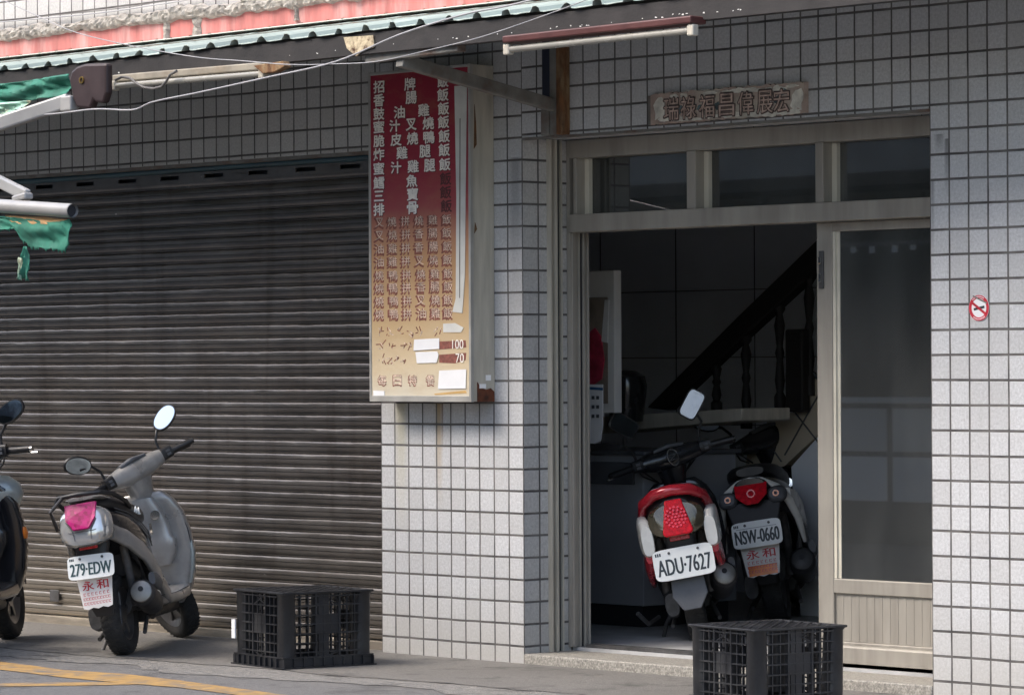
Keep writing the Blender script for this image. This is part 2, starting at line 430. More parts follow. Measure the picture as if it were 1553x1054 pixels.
M_flap = mat('white_rubber_flap', (0.72, 0.69, 0.66), 0.6, var=0.08, scale=12, bmp=0.05, obj=True)
M_greyplastic = mat('grey_plastic', (0.085, 0.09, 0.10), 0.55, var=0.2, scale=12, bmp=0.1, obj=True)
M_gfab = mat('green_awning_fabric', (0.020, 0.145, 0.10), 0.8, var=0.35, scale=9, bmp=0.2, dirt=(0.12, 0.26, 0.21), dirt_amt=0.6)
M_gfabpale = mat('bleached_green_fabric', (0.30, 0.50, 0.40), 0.8, var=0.3, scale=20, bmp=0.3, dirt=(0.35, 0.20, 0.10), dirt_amt=0.7)
M_orangecloth = mat('sun_rotted_lining', (0.55, 0.33, 0.16), 0.85, var=0.15, scale=12, bmp=0.1)
M_whitealu = mat('white_aluminium_tube', (0.31, 0.31, 0.305), 0.4, metal=0.1, var=0.10, scale=8, bmp=0.05, dirt=(0.35, 0.33, 0.3), dirt_amt=0.4)
M_brownplastic = mat('brown_awning_case', (0.026, 0.013, 0.014), 0.5, var=0.2, scale=9, bmp=0.1)
M_wire = mat('pale_wire', (0.30, 0.30, 0.31), 0.5, var=0.1, bmp=0)
M_wiredk = mat('dark_wire', (0.10, 0.095, 0.09), 0.6, var=0.1, bmp=0)
M_letter = mat('cream_lettering', (0.88, 0.83, 0.76), 0.6, var=0.12, scale=40, bmp=0)
M_lettershade = mat('dark_maroon_lettering', (0.11, 0.035, 0.035), 0.7, var=0.4, scale=60, bmp=0)
M_letterbrown = mat('brown_faded_lettering', (0.22, 0.075, 0.055), 0.7, var=0.4, scale=60, bmp=0)
M_paper = mat('white_paper_patch', (0.78, 0.79, 0.80), 0.6, var=0.04, scale=10, bmp=0.03)
M_brass = mat('brass', (0.6, 0.40, 0.12), 0.3, metal=1.0, var=0.1, bmp=0)
M_yellow = mat('worn_yellow_paint', (0.40, 0.245, 0.085), 0.75, var=0.2, scale=25, bmp=0.2, dirt=(0.16, 0.152, 0.14), dirt_amt=1.0)
M_concrete2 = mat('grey_painted_concrete', (0.36, 0.345, 0.315), 0.85, var=0.2, scale=3, bmp=0.2)
M_beigetile = mat('beige_stair_tile', (0.50, 0.44, 0.34), 0.45, var=0.06, scale=3, bmp=0.03)

def shutter_mat():
    m, nt, b = _m('weathered_shutter_steel')
    p = pos(nt)
    s = nt.nodes.new('ShaderNodeSeparateXYZ'); nt.links.new(p, s.inputs[0])
    n1 = noise(nt, p, 3.0, 5, 0.6, sc3=(1.2, 1, 4))
    n2 = noise(nt, p, 1.3, 4, 0.6, sc3=(1, 1, 0.8))
    c = mixc(nt, ramp(nt, n1, 0.3, 0.7), (0.105, 0.096, 0.090), (0.170, 0.156, 0.145))
    c = mixc(nt, math_(nt, 'MULTIPLY', ramp(nt, n2, 0.45, 0.7), 0.5), c, (0.135, 0.108, 0.085))
    vs = noise(nt, p, 2.0, 5, 0.65, sc3=(4, 1, 0.35))
    c = mixc(nt, math_(nt, 'MULTIPLY', ramp(nt, vs, 0.55, 0.72), 0.55), c, (0.07, 0.058, 0.05))
    # paler beige towards the foot, strongest at the left
    lo = nt.nodes.new('ShaderNodeMapRange'); lo.inputs[1].default_value = 0.62; lo.inputs[2].default_value = 0.0
    nt.links.new(math_(nt, 'ADD', s.outputs[2], math_(nt, 'MULTIPLY_ADD', n2, 0.5, -0.25)), lo.inputs[0])
    lf = nt.nodes.new('ShaderNodeMapRange'); lf.inputs[1].default_value = -1.0; lf.inputs[2].default_value = -2.4
    lf.inputs[3].default_value = 0.25
    nt.links.new(s.outputs[0], lf.inputs[0])
    c = mixc(nt, math_(nt, 'MULTIPLY', math_(nt, 'MULTIPLY', lo.outputs[0], lf.outputs[0]), 0.8), c, (0.42, 0.37, 0.30))
    nt.links.new(c, b.inputs['Base Color'])
    b.inputs['Metallic'].default_value = 0.6
    nt.links.new(math_(nt, 'MULTIPLY_ADD', n1, 0.18, 0.14), b.inputs['Roughness'])
    n3 = noise(nt, p, 2.2, 3, 0.5, sc3=(1, 1, 2.5))
    bump(nt, b, n3, 0.35, 0.05)
    return m
M_shutter = shutter_mat()

def face_mat():
    """sun-faded menu print: deep red at the top bleaching to tan and cream at the foot"""
    m, nt, b = _m('faded_menu_print')
    p = pos(nt)
    s = nt.nodes.new('ShaderNodeSeparateXYZ'); nt.links.new(p, s.inputs[0])
    nz = noise(nt, p, 4.0, 5, 0.6)
    z = math_(nt, 'ADD', s.outputs[2], math_(nt, 'MULTIPLY_ADD', nz, 0.16, -0.08))
    cr = nt.nodes.new('ShaderNodeValToRGB')
    nt.links.new(ramp(nt, z, 1.1, 2.62), cr.inputs[0])
    e = cr.color_ramp.elements
    e[0].position = 0.0; e[0].color = (0.58, 0.54, 0.44, 1)
    e[1].position = 1.0; e[1].color = (0.27, 0.004, 0.026, 1)
    for q, col in ((0.10, (0.60, 0.50, 0.34)), (0.25, (0.52, 0.37, 0.20)), (0.42, (0.46, 0.27, 0.13)), (0.52, (0.43, 0.19, 0.12)), (0.58, (0.36, 0.07, 0.075)), (0.70, (0.31, 0.022, 0.045))):
        k = e.new(q); k.color = (*col, 1)
    st = noise(nt, p, 6.0, 6, 0.7, sc3=(1, 1, 2.2))
    c = mixc(nt, math_(nt, 'MULTIPLY', ramp(nt, st, 0.5, 0.75), 0.25), cr.outputs[0], (0.40, 0.24, 0.10))
    nt.links.new(c, b.inputs['Base Color'])
    b.inputs['Roughness'].default_value = 0.5
    return m
M_face = face_mat()

def ground_mat(name, c0, c1, scale, patch, speck=0.5, bstr=0.5):
    m, nt, b = _m(name)
    p = pos(nt)
    f = noise(nt, p, scale, 5, 0.7)
    g = noise(nt, p, 1.1, 5, 0.6)
    c = mixc(nt, ramp(nt, f, 0.3, 0.7), c0, c1)
    c = mixc(nt, math_(nt, 'MULTIPLY', ramp(nt, g, 0.42, 0.68), 0.55), c, patch)
    vo = nt.nodes.new('ShaderNodeTexVoronoi'); vo.inputs['Scale'].default_value = 120
    nt.links.new(p, vo.inputs['Vector'])
    c = mixc(nt, math_(nt, 'MULTIPLY', ramp(nt, vo.outputs['Distance'], 0.25, 0.05), speck), c, tuple(min(1, x*2.2) for x in c1))
    st = noise(nt, p, 2.6, 6, 0.7)
    c = mixc(nt, math_(nt, 'MULTIPLY', ramp(nt, st, 0.54, 0.68), 0.75), c, tuple(x*0.45 for x in c0))
    nt.links.new(c, b.inputs['Base Color'])
    b.inputs['Roughness'].default_value = 0.88
    h = math_(nt, 'ADD', f, math_(nt, 'MULTIPLY', vo.outputs['Distance'], 0.6))
    bump(nt, b, h, bstr, 0.01)
    return m
M_road = ground_mat('asphalt', (0.105, 0.102, 0.098), (0.19, 0.186, 0.178), 60, (0.165, 0.158, 0.148), 0.45)
M_walk = ground_mat('old_concrete_pavement', (0.12, 0.114, 0.104), (0.205, 0.196, 0.18), 45, (0.125, 0.118, 0.108), 0.3, 0.45)
M_agg = ground_mat('worn_aggregate_concrete', (0.13, 0.125, 0.115), (0.30, 0.288, 0.265), 40, (0.20, 0.192, 0.18), 0.5, 0.9)

# ================================================================== THE GROUND
def sheet(name, pts, z, m, kind='structure', jag=0.0, parent=None):
    mb = MB()
    mb.poly([(p[0], p[1], z) for p in pts])
    o = mb.build(name, m)
    return tag(o, None, None, None, kind)
sheet('road', [(-60, -60), (60, -60), (60, 0.3), (-60, 0.3)], G-0.005, M_road)
def wavy_edge(y, x0, x1, amp, n, seed):
    out = []
    for i in range(n+1):
        x = x0 + (x1-x0)*i/n
        q = mnoise.noise(Vector((x*1.7, seed, 0)))*amp + mnoise.noise(Vector((x*9, seed+4, 0)))*amp*0.5
        out.append((x, y + q))
    return out
# pavement with a broken front edge, and the worn band of aggregate in front of it
sheet('pavement', [(12, 0.3), (-9, 0.3)] + [(x, y + 0.05*x) for x, y in wavy_edge(-1.02, -9, 12, 0.06, 300, 1)], G, M_walk)
e1 = [(x, y + 0.05*x) for x, y in wavy_edge(-0.98, -9, 12, 0.07, 300, 1.5)]
e2 = [(x, y + 0.05*x) for x, y in wavy_edge(-1.32, -9, 12, 0.16, 300, 8.3)]
sheet('kerb_strip', e1 + e2[::-1], G-0.0025, M_agg)
# yellow lines
def gp(x, y): q = AZ(x, y, G-0.003); return (q.x, q.y)
up = [(-60, 1002), (0, 1003), (50, 1009), (97, 1016), (150, 1019), (193, 1022), (270, 1031), (350, 1042), (430, 1053), (520, 1066), (640, 1084)]
dn = [(640, 1094), (520, 1077), (430, 1063), (350, 1052), (270, 1042), (193, 1036), (150, 1032), (97, 1027), (50, 1021), (0, 1015), (-60, 1013)]
def ext(a, b, k): return (b[0]+(b[0]-a[0])*k, b[1]+(b[1]-a[1])*k)
UPW = [gp(*q) for q in up]; DNW = [gp(*q) for q in dn]
UPW = [ext(UPW[2], UPW[0], 4)] + UPW + [ext(UPW[-3], UPW[-1], 4)]; DNW = [ext(DNW[2], DNW[0], 4)] + DNW + [ext(DNW[-3], DNW[-1], 4)]
sheet('road_marking_main', UPW+DNW, G-0.0022, M_yellow)
sheet('road_marking_branch', [gp(*q) for q in [(-60, 1036), (0, 1035.5), (80, 1034.5), (190, 1034), (215, 1037), (150, 1038.5), (80, 1039.5), (0, 1040.5), (-60, 1041)]], G-0.0026, M_yellow)

# ================================================================== THE SHOP BUILDING
B = thing('shop_building', 'white square-tiled shop front with open doorway and closed brown roller shutter', 'building', (1.0, 0.0, G))
XJ = 0.9752                                   # right corner of the pillar
XR = 3.3713                                   # left corner of the right-hand wall
ZL = 2.285                                    # underside of the lintel
def wall(name, m, lo, hi, parent=B): return MB().box(lo, hi).build(name, m, parent)
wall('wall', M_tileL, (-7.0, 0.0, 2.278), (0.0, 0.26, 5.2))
wall('wall', M_tileR, (XJ, 0.0, ZL), (9.0, 0.255, 5.2))
wall('wall', M_tileR, (XR, 0.0, -0.3), (9.0, 0.25, ZL))
pil = MB().box((0.0, 0.0, -0.3), (XJ, 0.001, 5.2)).build('pillar', M_tileP, B)
pil2 = MB().box((0.0, 0.001, -0.3), (XJ-0.0015, 0.36, 2.284)).build('pillar_return', M_tileS, B)
MB().box((0.001, 0.001, 2.2845), (XJ-0.001, 0.26, 5.19)).build('pillar_core', M_concrete2, pil)
# hidden shell of the shop: side walls, back wall, ceiling
MB().box((-4.6, 3.8, -0.3), (5.0, 4.0, 3.2)).build('back_wall', M_indoor, B)
MB().box((-4.8, 0.62, -0.3), (-4.6, 4.0, 3.2)).build('side_wall', M_indoor, B)
MB().box((4.6, 0.27, -0.3), (4.8, 3.8, 3.2)).build('side_wall', M_indoor, B)
MB().box((-4.6, 0.27, 2.9), (4.6, 3.8, 3.0)).build('ceiling', M_indoor, B)
MB().box((-7.0, 4.0, -0.3), (9.0, 4.2, 5.2)).build('rear_wall', M_concrete2, B)
MB().box((-7.0, 0.0, 5.2), (9.0, 4.2, 5.35)).build('roof', M_concrete2, B)
MB().box((-7.2, 0.0, -0.3), (-7.0, 4.2, 5.2)).build('end_wall', M_concrete2, B)
MB().box((9.0, 0.0, -0.3), (9.2, 4.2, 5.2)).build('end_wall', M_concrete2, B)
mb = MB()                                     # joints of the big dark wall tiles
for z in (0.55, 0.93, 1.31, 1.69, 2.07, 2.45): mb.box((-4.5, 3.792, z-0.002), (4.5, 3.7985, z+0.002))
for i in range(14):
    x = -4.3 + i*0.62; mb.box((x-0.002, 3.793, 0.0), (x+0.002, 3.7975, 2.88))
mb.build('wall_joint', M_greyplastic, B)
fl = MB().box((-4.6, 0.30, -0.3), (4.6, 3.8, -0.006)).build('floor', M_indoorfloor); tag(fl, None, None, None, 'structure')
# doorstep
MB().box((XJ, -0.004, -0.3), (XR-0.001, 0.302, -0.021)).build('doorstep', M_granite, B, bevel=0.006)
mb = MB()
for y in (0.305, 0.335, 0.365): mb.box((1.05, y, -0.006), (XR, y+0.008, 0.010))
mb.build('door_track', M_metaldk, B)
# red upstand, mortar
MB().box((-7.0, -0.022, 2.80), (9.0, -0.001, 2.995)).build('red_band', M_redband, B)
mb = MB(); nx = 1050; rows = []
for i in range(nx+1):
    x = -6.6 + i*0.0125
    q = mnoise.noise(Vector((x*2.3, 0, 3)))*0.022 + mnoise.noise(Vector((x*11, 0, 5)))*0.014
    q2 = mnoise.noise(Vector((x*3.1, 7, 3)))*0.022 + mnoise.noise(Vector((x*17, 2, 5)))*0.016
    zb, zt = 2.982 + q, 3.052 + q2
    if zt < zb + 0.015: zt = zb + 0.015
    row = []
    for j in range(7):
        t = j/6; z = zb + (zt-zb)*t
        dpt = math.sin(math.pi*min(1, max(0, t)))**0.5*0.035 + abs(mnoise.noise(Vector((x*22, t*3, 1))))*0.03 + rnd.uniform(0, 0.006)
        if j in (0, 6): dpt = 0.001
        row.append(mb.v((x, -0.012-dpt, z + mnoise.noise(Vector((x*30, t*5, 9)))*0.005)))
    rows.append(row)
for a, b in zip(rows, rows[1:]):
    for j in range(6): mb.face([a[j], a[j+1], b[j+1], b[j]])
for px, w in ((254, 0.035), (300, 0.045), (452, 0.02)):      # dabs running down over the red paint
    c = AY(px, 45, -0.02)
    ring_prev = None
    for j in range(9):
        t = j/8; z = 2.99 - t*(0.11 if w > 0.03 else 0.07); ww = w*(1-0.35*math.sin(t*3.0)) * rnd.uniform(0.8, 1.2)
        if w < 0.03: ww *= 0.8
        ring = [mb.v((c.x + ww*k, -0.024-(0.016 if abs(k) < 0.9 else 0)*rnd.uniform(0.6, 1.3), z)) for k in (-1, -0.5, 0, 0.5, 1)]
        if ring_prev:
            for k in range(4): mb.face([ring_prev[k], ring_prev[k+1], ring[k+1], ring[k]])
        ring_prev = ring
mb.build('mortar', M_mortar, B)
# ---- roller shutter
SH = MB()
prof = []
z = -0.02; pitch = 0.0625; nsl = 36
for k in range(nsl):
    zb = z + k*pitch
    prof += [(0.106, zb), (0.106, zb+0.004), (0.099, zb+0.0055), (0.0962, zb+0.011), (0.0948, zb+0.019), (0.0945, zb+0.0255), (0.0975, zb+0.0268), (0.0978, zb+0.0288), (0.0930, zb+0.0305), (0.0938, zb+0.040), (0.0960, zb+0.049), (0.0995, zb+0.0545), (0.1020, zb+0.0555), (0.0965, zb+0.0575), (0.0960, zb+0.0600), (0.0990, zb+0.0615)]
prof = [(y, zz) for y, zz in prof if zz < 2.20]
xs = [-6.9 + i*0.115 for i in range(60)] + [0.0]
def dent(x, z_):
    k_ = math.floor((z_+0.02)/pitch)
    return 0.0035*mnoise.noise(Vector((x*0.8, z_*0.9, 3))) + 0.0018*mnoise.noise(Vector((x*2.1, k_*3.7, 1)))
def sag(x, z_):
    k_ = math.floor((z_+0.02)/pitch + 1e-6)
    return 0.0022*mnoise.noise(Vector((x*0.5, k_*5.3, 7)))
rows = [[SH.v((x, y + dent(x, zz), zz + sag(x, zz))) for (y, zz) in prof] for x in xs]
for a, b in zip(rows, rows[1:]):
    for j in range(len(prof)-1): SH.face([a[j], b[j], b[j+1], a[j+1]])
shut = SH.build('roller_shutter', M_shutter, B, smooth=True)
M_shutrail = mat('worn_shutter_rail', (0.30, 0.265, 0.21), 0.6, metal=0.2, var=0.25, scale=6, bmp=0.2, dirt=(0.13, 0.11, 0.09), dirt_amt=0.7, sc3=(1, 1, 6))
MB().box((-6.9, 0.07, G-0.03), (0.0, 0.115, -0.025)).build('bottom_bar', M_shutrail, shut, bevel=0.004)
p = AY(83, 903, 0.08); MB().box((p.x-0.04, 0.076, p.z-0.03), (p.x+0.04, 0.0835, p.z+0.03)).build('lock_plate', M_metaldk, shut, bevel=0.003)
mb = MB(); zs0, zs1 = 2.188, 2.238
xslots = [AY(px, py, 0.085).x for px, py in ((67, 284), (129, 281), (193, 276), (257, 271), (324, 266), (391, 261), (463, 256), (531, 251))]
step = (xslots[-1]-xslots[0])/7
allx = [xslots[0] - step*k for k in range(8, 0, -1)] + xslots
cur = -6.9; hw = 0.075; zc0, zc1 = 2.206, 2.226
for x in allx:
    if x-hw <= cur: continue
    mb.box((cur, 0.085, zs0), (x-hw, 0.092, zs1)); mb.box((x-hw, 0.085, zs0), (x+hw, 0.092, zc0)); mb.box((x-hw, 0.085, zc1), (x+hw, 0.092, zs1)); cur = x+hw
mb.box((cur, 0.085, zs0), (0.0, 0.092, zs1))
mb.build('slotted_slat', M_shutter, shut)
MB().box((-6.9, 0.13, 2.0), (0.0, 0.14, 2.30)).build('shutter_backing', M_darkgap, shut)
M_teal = mat('dark_teal_canvas', (0.012, 0.055, 0.075), 0.5, var=0.4, scale=5, bmp=0.3, sc3=(0.5, 1, 6))
MB().loft([(-6.9, 0.085, 2.257, 0.024, 0.019), (-3.0, 0.085, 2.255, 0.024, 0.018), (-1.2, 0.085, 2.259, 0.024, 0.018), (0.0, 0.085, 2.257, 0.024, 0.02)], 12, 2.2, 'yz').build('shutter_canvas', M_teal, shut, smooth=True)
MB().box((-6.9, 0.012, 2.262), (-0.002, 0.055, 2.2775)).build('shutter_head_angle', M_greysteel, B)

# ---- guide channel on the pillar's return
mb = MB(); X0 = XJ-0.002
mb.box((X0, 0.150, -0.02), (X0+0.028, 0.158, 2.284)).box((X0, 0.158, -0.02), (X0+0.004, 0.185, 2.283)).box((X0+0.004, 0.178, -0.02), (X0+0.030, 0.190, 2.283)).box((X0, 0.225, -0.02), (X0+0.018, 0.232, 2.283))
mb.build('shutter_guide', M_cream, B)
MB().box((X0, 0.190, -0.02), (X0+0.002, 0.2245, 2.2835)).build('guide_slot_shade', M_darkgap, B)  # dark strip painted in for the shade inside the channel

# ---- door frame
DF = 0.27
frame = MB()
frame.box((XJ+0.001, DF, -0.005), (0.996, DF+0.115, 2.283))                     # left jamb
frame.box((0.996, DF, 2.20), (XR, DF+0.10, 2.283))                             # head
frame = frame.build('door_frame', M_alu, B, bevel=0.003)
mb = MB()
mb.box((0.996, 0.272, -0.004), (1.012, 0.290, 1.865)).box((0.996, 0.318, -0.004), (1.008, 0.326, 1.865)).box((0.996, 0.345, -0.004), (1.010, 0.353, 1.865)).box((0.9965, 0.374, -0.004), (1.006, 0.3845, 1.865))
mb.build('jamb_fin', M_alu, frame, bevel=0.002)
MB().box((0.9962, 0.327, -0.004), (0.9985, 0.344, 1.864)).build('jamb_shade_strip', M_darkgap, frame)  # dark strip laid between the fins as their shade
MB().box((1.011, 0.25, 1.866), (XR, 0.36, 1.946)).build('transom_bar', M_alu, frame, bevel=0.004)
for a, b in ((1.030, 1.050), (1.748, 1.802), (2.509, 2.555)): MB().box((a, 0.262, 1.9465), (b, 0.345, 2.1995)).build('mullion', M_alu, frame, bevel=0.003)
for a in (1.051, 1.803, 2.556): MB().box((a, 0.315, 1.948), (a+0.028, 0.337, 2.198)).build('glazing_bead', M_alupale, frame)
for a, b in ((1.052, 1.747), (1.804, 2.508), (2.557, 3.36)):
    wdw = MB().box((a, 0.338, 1.9475), (b, 0.343, 2.1985)).build('transom_pane', M_glass, frame)
# ---- sliding door leaf
leaf = MB()
DX0 = 2.452; DY = 0.33
leaf.box((DX0, DY, 0.012), (2.540, DY+0.035, 1.864))
leaf.box((2.540, DY, 1.825), (3.60, DY+0.035, 1.864)).box((2.540, DY, 0.300), (3.60, DY+0.035, 0.362)).box((2.540, DY, 0.012), (3.60, DY+0.035, 0.098))
leaf = leaf.build('sliding_door', M_alu, B, bevel=0.004)
mb = MB()
nr = 46
for i in range(nr):
    a = 2.542 + i*(1.0/nr); mb.box((a, DY+0.012 + (0.0 if i % 2 else 0.0012), 0.099), (a+1.0/nr-0.0004, DY+0.026, 0.299))
mb.build('lower_panel', M_alu, leaf)
MB().box((2.541, DY+0.004, 0.363), (2.556, DY+0.03, 1.824)).box((2.556, DY+0.012, 0.363), (2.574, DY+0.03, 1.824)).build('glazing_bead', M_alupale, leaf)
MB().box((2.5755, DY+0.014, 0.3625), (3.59, DY+0.019, 1.8245)).build('door_glass', M_glass, leaf)
lock = MB().box((2.470, DY-0.008, 1.585), (2.496, DY+0.0, 1.745)).build('lock_plate', M_metaldk, leaf, bevel=0.003)
MB().box((2.476, DY-0.018, 1.61), (2.490, DY-0.008, 1.65)).box((2.476, DY-0.018, 1.69), (2.490, DY-0.008, 1.72)).build('latch', M_chrome, lock, bevel=0.003)
MB().box((2.50, 0.305, -0.02), (3.6, 0.328, 0.085)).build('sill_rail', M_alu, B, bevel=0.01)

# ================================================================== INSIDE THE SHOP
# stair: tiled flank, dark handrail, turned balusters
ST = thing('staircase', 'dark wooden stair rail with turned balusters above beige tiled steps inside the doorway', 'staircase', tuple(AY(1200, 700, 2.6)))
def q(px, py, y): return tuple(AY(px, py, y))
flank = MB().prism([q(*p, 2.55) for p in ((1135, 668), (1163, 668), (1163, 626), (1206, 626), (1206, 575), (1262, 575), (1262, 500), (1320, 500), (1320, 575), (1245, 655), (1190, 706), (1130, 720))], (0, 0.9, 0)).build('stair_flank', M_beigetile, ST)
mb = MB()
for a, b in (((1206, 626), (1242, 672)), ((1190, 690), (1246, 590)), ((1163, 668), (1185, 700))): mb.bar(q(*a, 2.547), q(*b, 2.547), 0.006, 0.006, (0, 1, 0))
mb.build('tile_joint', M_greyplastic, flank)
MB().prism([q(*p, 2.56) for p in ((1245, 657), (1320, 580), (1320, 960), (1215, 945), (1200, 708))], (0, 0.8, 0)).build('stair_underside_wall', M_indoor, ST)
MB().prism([q(*p, 2.50) for p in ((980, 618), (1010, 622), (1095, 540), (1250, 398), (1250, 352), (1120, 478))], (0, 0.08, 0)).build('handrail', M_wood, ST, bevel=0.01)
for px, y0, y1 in ((1087, 540, 622), (1132, 502, 650), (1183, 452, 626), (1228, 405, 600)):
    a, b = AY(px, y1, 2.54), AY(px, y0, 2.54); h = b.z-a.z
    MB().lathe([(0.0, 0), (0.030, 0), (0.030, h*0.14), (0.018, h*0.18), (0.026, h*0.28), (0.016, h*0.46), (0.024, h*0.52), (0.016, h*0.58), (0.028, h*0.76), (0.016, h*0.86), (0.030, h*0.9), (0.030, h), (0, h)], (a.x, a.y, a.z), 'z', 14).build('baluster', M_wood, ST, smooth=True)
c = AY(1195, 625, 2.47)
MB().box((c.x-0.02, c.y, c.z), (c.x+0.10, c.y+0.06, c.z+0.42)).build('newel_post', M_wood, ST, bevel=0.01)
# ledge and counter
a, b = AY(895, 633, 2.0), AY(1125, 619, 2.0)
tag(MB().prism([tuple(a), tuple(b), (b.x, b.y, b.z-0.062), (a.x, a.y, a.z-0.084)], (0, 0.35, 0)).build('ledge', M_cream, bevel=0.006), 'long pale ledge running across the dark shop behind the scooters', 'ledge')
CN = thing('counter', 'low grey counter with dark base against the left side inside the shop', 'counter', tuple(AY(930, 925, 1.35)))
a = AY(940, 690, 1.35)
MB().box((-1.6, 1.35, 0.10), (a.x+0.16, 2.0, a.z)).build('cabinet', mat('grey_laminate', (0.26, 0.27, 0.29), 0.5, var=0.08, scale=4, bmp=0.02), CN, bevel=0.005)
MB().box((-1.6, 1.335, a.z), (a.x+0.18, 2.02, a.z+0.02)).build('worktop', M_greyplastic, CN, bevel=0.004)
MB().box((-1.58, 1.38, -0.004), (a.x+0.12, 1.98, 0.098)).build('plinth', M_darkgap, CN)
mb = MB()
p0, p1 = AY(900, 700, 1.345), AY(962, 735, 1.345)
mb.box((p0.x-0.3, 1.335, p1.z), (p1.x, 1.3495, p0.z)); mb.build('drawer_front', M_greyplastic, CN, bevel=0.004)
c = AY(915, 688, 1.5)
tag(MB().loft([(c.z-0.02, c.x, c.y, 0.10, 0.08), (c.z+0.02, c.x, c.y, 0.10, 0.08), (c.z+0.05, c.x, c.y, 0.07, 0.05)], 20, 4, 'xy').build('tray', M_greyplastic, smooth=True), 'small grey tray lying on the counter under the hanging calendar', 'tray')
# white display board with picture and calendar
y = 1.05
DB = thing('display_board', 'tall white framed board standing inside just past the left door jamb', 'board', tuple(AY(915, 627, y)))
a, b = AY(870, 412, y), AY(932, 626, y)
MB().box((a.x-0.2, y, b.z), (b.x, y+0.05, a.z)).build('board_panel', M_whitebd, DB, bevel=0.004)
a2, b2 = AY(870, 452, y-0.003), AY(922, 612, y-0.003)
MB().box((a2.x-0.1, y-0.004, b2.z), (b2.x, y-0.0005, a2.z)).build('recess_print', mat('brown_grey_print', (0.24, 0.20, 0.16), 0.5, var=0.4, scale=5, bmp=0), DB)
mb = MB(); ln = [AY(px, py, y-0.012) for px, py in ((880, 535), (893, 505), (902, 497), (911, 510), (916, 545), (912, 575), (900, 583), (880, 585))]
mb.prism([tuple(p) for p in ln], (0, 0.006, 0)); mb.build('meat_picture', mat('red_meat_print', (0.36, 0.03, 0.06), 0.5, var=0.6, scale=16, bmp=0), DB)
MB().prism([tuple(AY(px, py, y-0.01)) for px, py in ((917, 455), (923, 455), (921, 520), (912, 518))], (0, 0.006, 0)).build('white_strip', M_whitebd, DB)
CAL = thing('calendar', 'white paper calendar sheet with blue top hanging beside the door jamb', 'calendar', tuple(AY(905, 672, 0.9)))
MB().prism([tuple(AY(px, py, 0.9)) for px, py in ((880, 583), (914, 583), (914, 645), (911, 668), (902, 673), (880, 670))], (0, 0.004, 0)).build('sheet', M_paper, CAL)
MB().prism([tuple(AY(px, py, 0.897)) for px, py in ((880, 586), (914, 588), (914, 592), (880, 590))], (0, 0.002, 0)).build('blue_stripe', mat('calendar_blue', (0.03, 0.11, 0.25), 0.6, bmp=0), CAL)
mb = MB()
for r_ in range(3):
    for k in range(3):
        p = AY(893+k*7, 603+r_*14, 0.897); mb.box((p.x-0.012, p.y-0.0005, p.z-0.008), (p.x+0.006, p.y+0.001, p.z+0.008))
mb.build('print_marks', M_greyplastic, CAL)
c = AY(950, 600, 1.9)
tag(MB().lathe([(0, -0.13), (0.085, -0.13), (0.10, 0.0), (0.105, 0.05), (0.095, 0.10), (0.05, 0.125), (0, 0.13)], tuple(c), 'z', 24).build('pot', M_blackpaint, smooth=True), 'round dark pot standing on the pale ledge against the back wall', 'pot')
c = AY(1208, 569, 2.5)
tag(MB().lathe([(0, -0.02), (0.02, -0.02), (0.012, 0.0), (0.02, 0.015), (0.014, 0.03), (0, 0.035)], tuple(c), 'z', 16).build('brass_ornament', M_brass, smooth=True), 'tiny shiny brass ornament on the stair step by the newel', 'ornament')

# ================================================================== AWNING OF MINT SHEET STEEL
AW = thing('awning', 'mint green corrugated steel awning on a dark front beam over the shop front', 'awning', (1.0, 0.0, 2.88))
YE = -1.0
rib0 = AY(7, 100, YE).x; rp = (AY(395, 60, YE).x - rib0)/11
def zfront(x): return 2.697 + 0.006*(x+1.6)/4*1.0 + 0.004*mnoise.noise(Vector((x*2.0, 0, 0)))
mb = MB(); cols = []
i0 = int((-6.8-rib0)/rp); i1 = int((5.2-rib0)/rp)
for i in range(i0, i1):
    xc = rib0 + i*rp
    jx = rnd.uniform(-0.006, 0.006)
    for dx, h in ((-0.075, 0.0), (-0.030, 0.001), (-0.020, 0.017), (-0.008, 0.024), (0.008, 0.024), (0.020, 0.017), (0.030, 0.001), (0.055, -0.002)):
        x = xc+dx+jx
        col = []
        for t in (0.0, 0.35, 0.7, 1.0):
            yy = -0.002 + (YE+0.002+rnd.uniform(-0.006, 0.006)*(t == 1.0))*t
            zz = 2.870 + (zfront(x)-2.870)*t + h + (0.003*mnoise.noise(Vector((x*6, t*3, 0))))
            col.append((x, yy, zz))
        cols.append(col)
V = [[mb.v(p) for p in c] for c in cols]
V2 = [[mb.v((p[0], p[1], p[2]-0.002)) for p in c] for c in cols]
for a, b, a2, b2 in zip(V, V[1:], V2, V2[1:]):
    for j in range(3): mb.face([a[j], b[j], b[j+1], a[j+1]]); mb.face([a2[j], a2[j+1], b2[j+1], b2[j]])
    mb.face([a[3], b[3], b2[3], a2[3]])
sheet_ = mb.build('roof_sheet', M_mint, AW)
mb = MB()
mb.prism([(-6.8, -0.024, 2.889), (-6.8, -0.028, 2.904), (-6.8, -0.20, 2.878), (-6.8, -0.20, 2.875)], (12.0, 0, 0))
mb.build('flashing', M_flash, AW)
mb = MB()
for i in range(64):
    x = -4.4 + i*0.145 + rnd.uniform(-.03, .03); mb.disc((x, -0.05, 2.8985), (0, -0.25, 1), rnd.uniform(0.006, 0.011), 0.006, 8)
join(sheet_, [mb.build('screw', M_rust, AW)])
mb = MB(); mb.bar((-6.8, -0.55, 2.800), (5.2, -0.55, 2.806), 0.006, 0.004); mb.build('sheet_seam', M_greysteel, AW)
mb = MB()                                             # dark C-section front beam
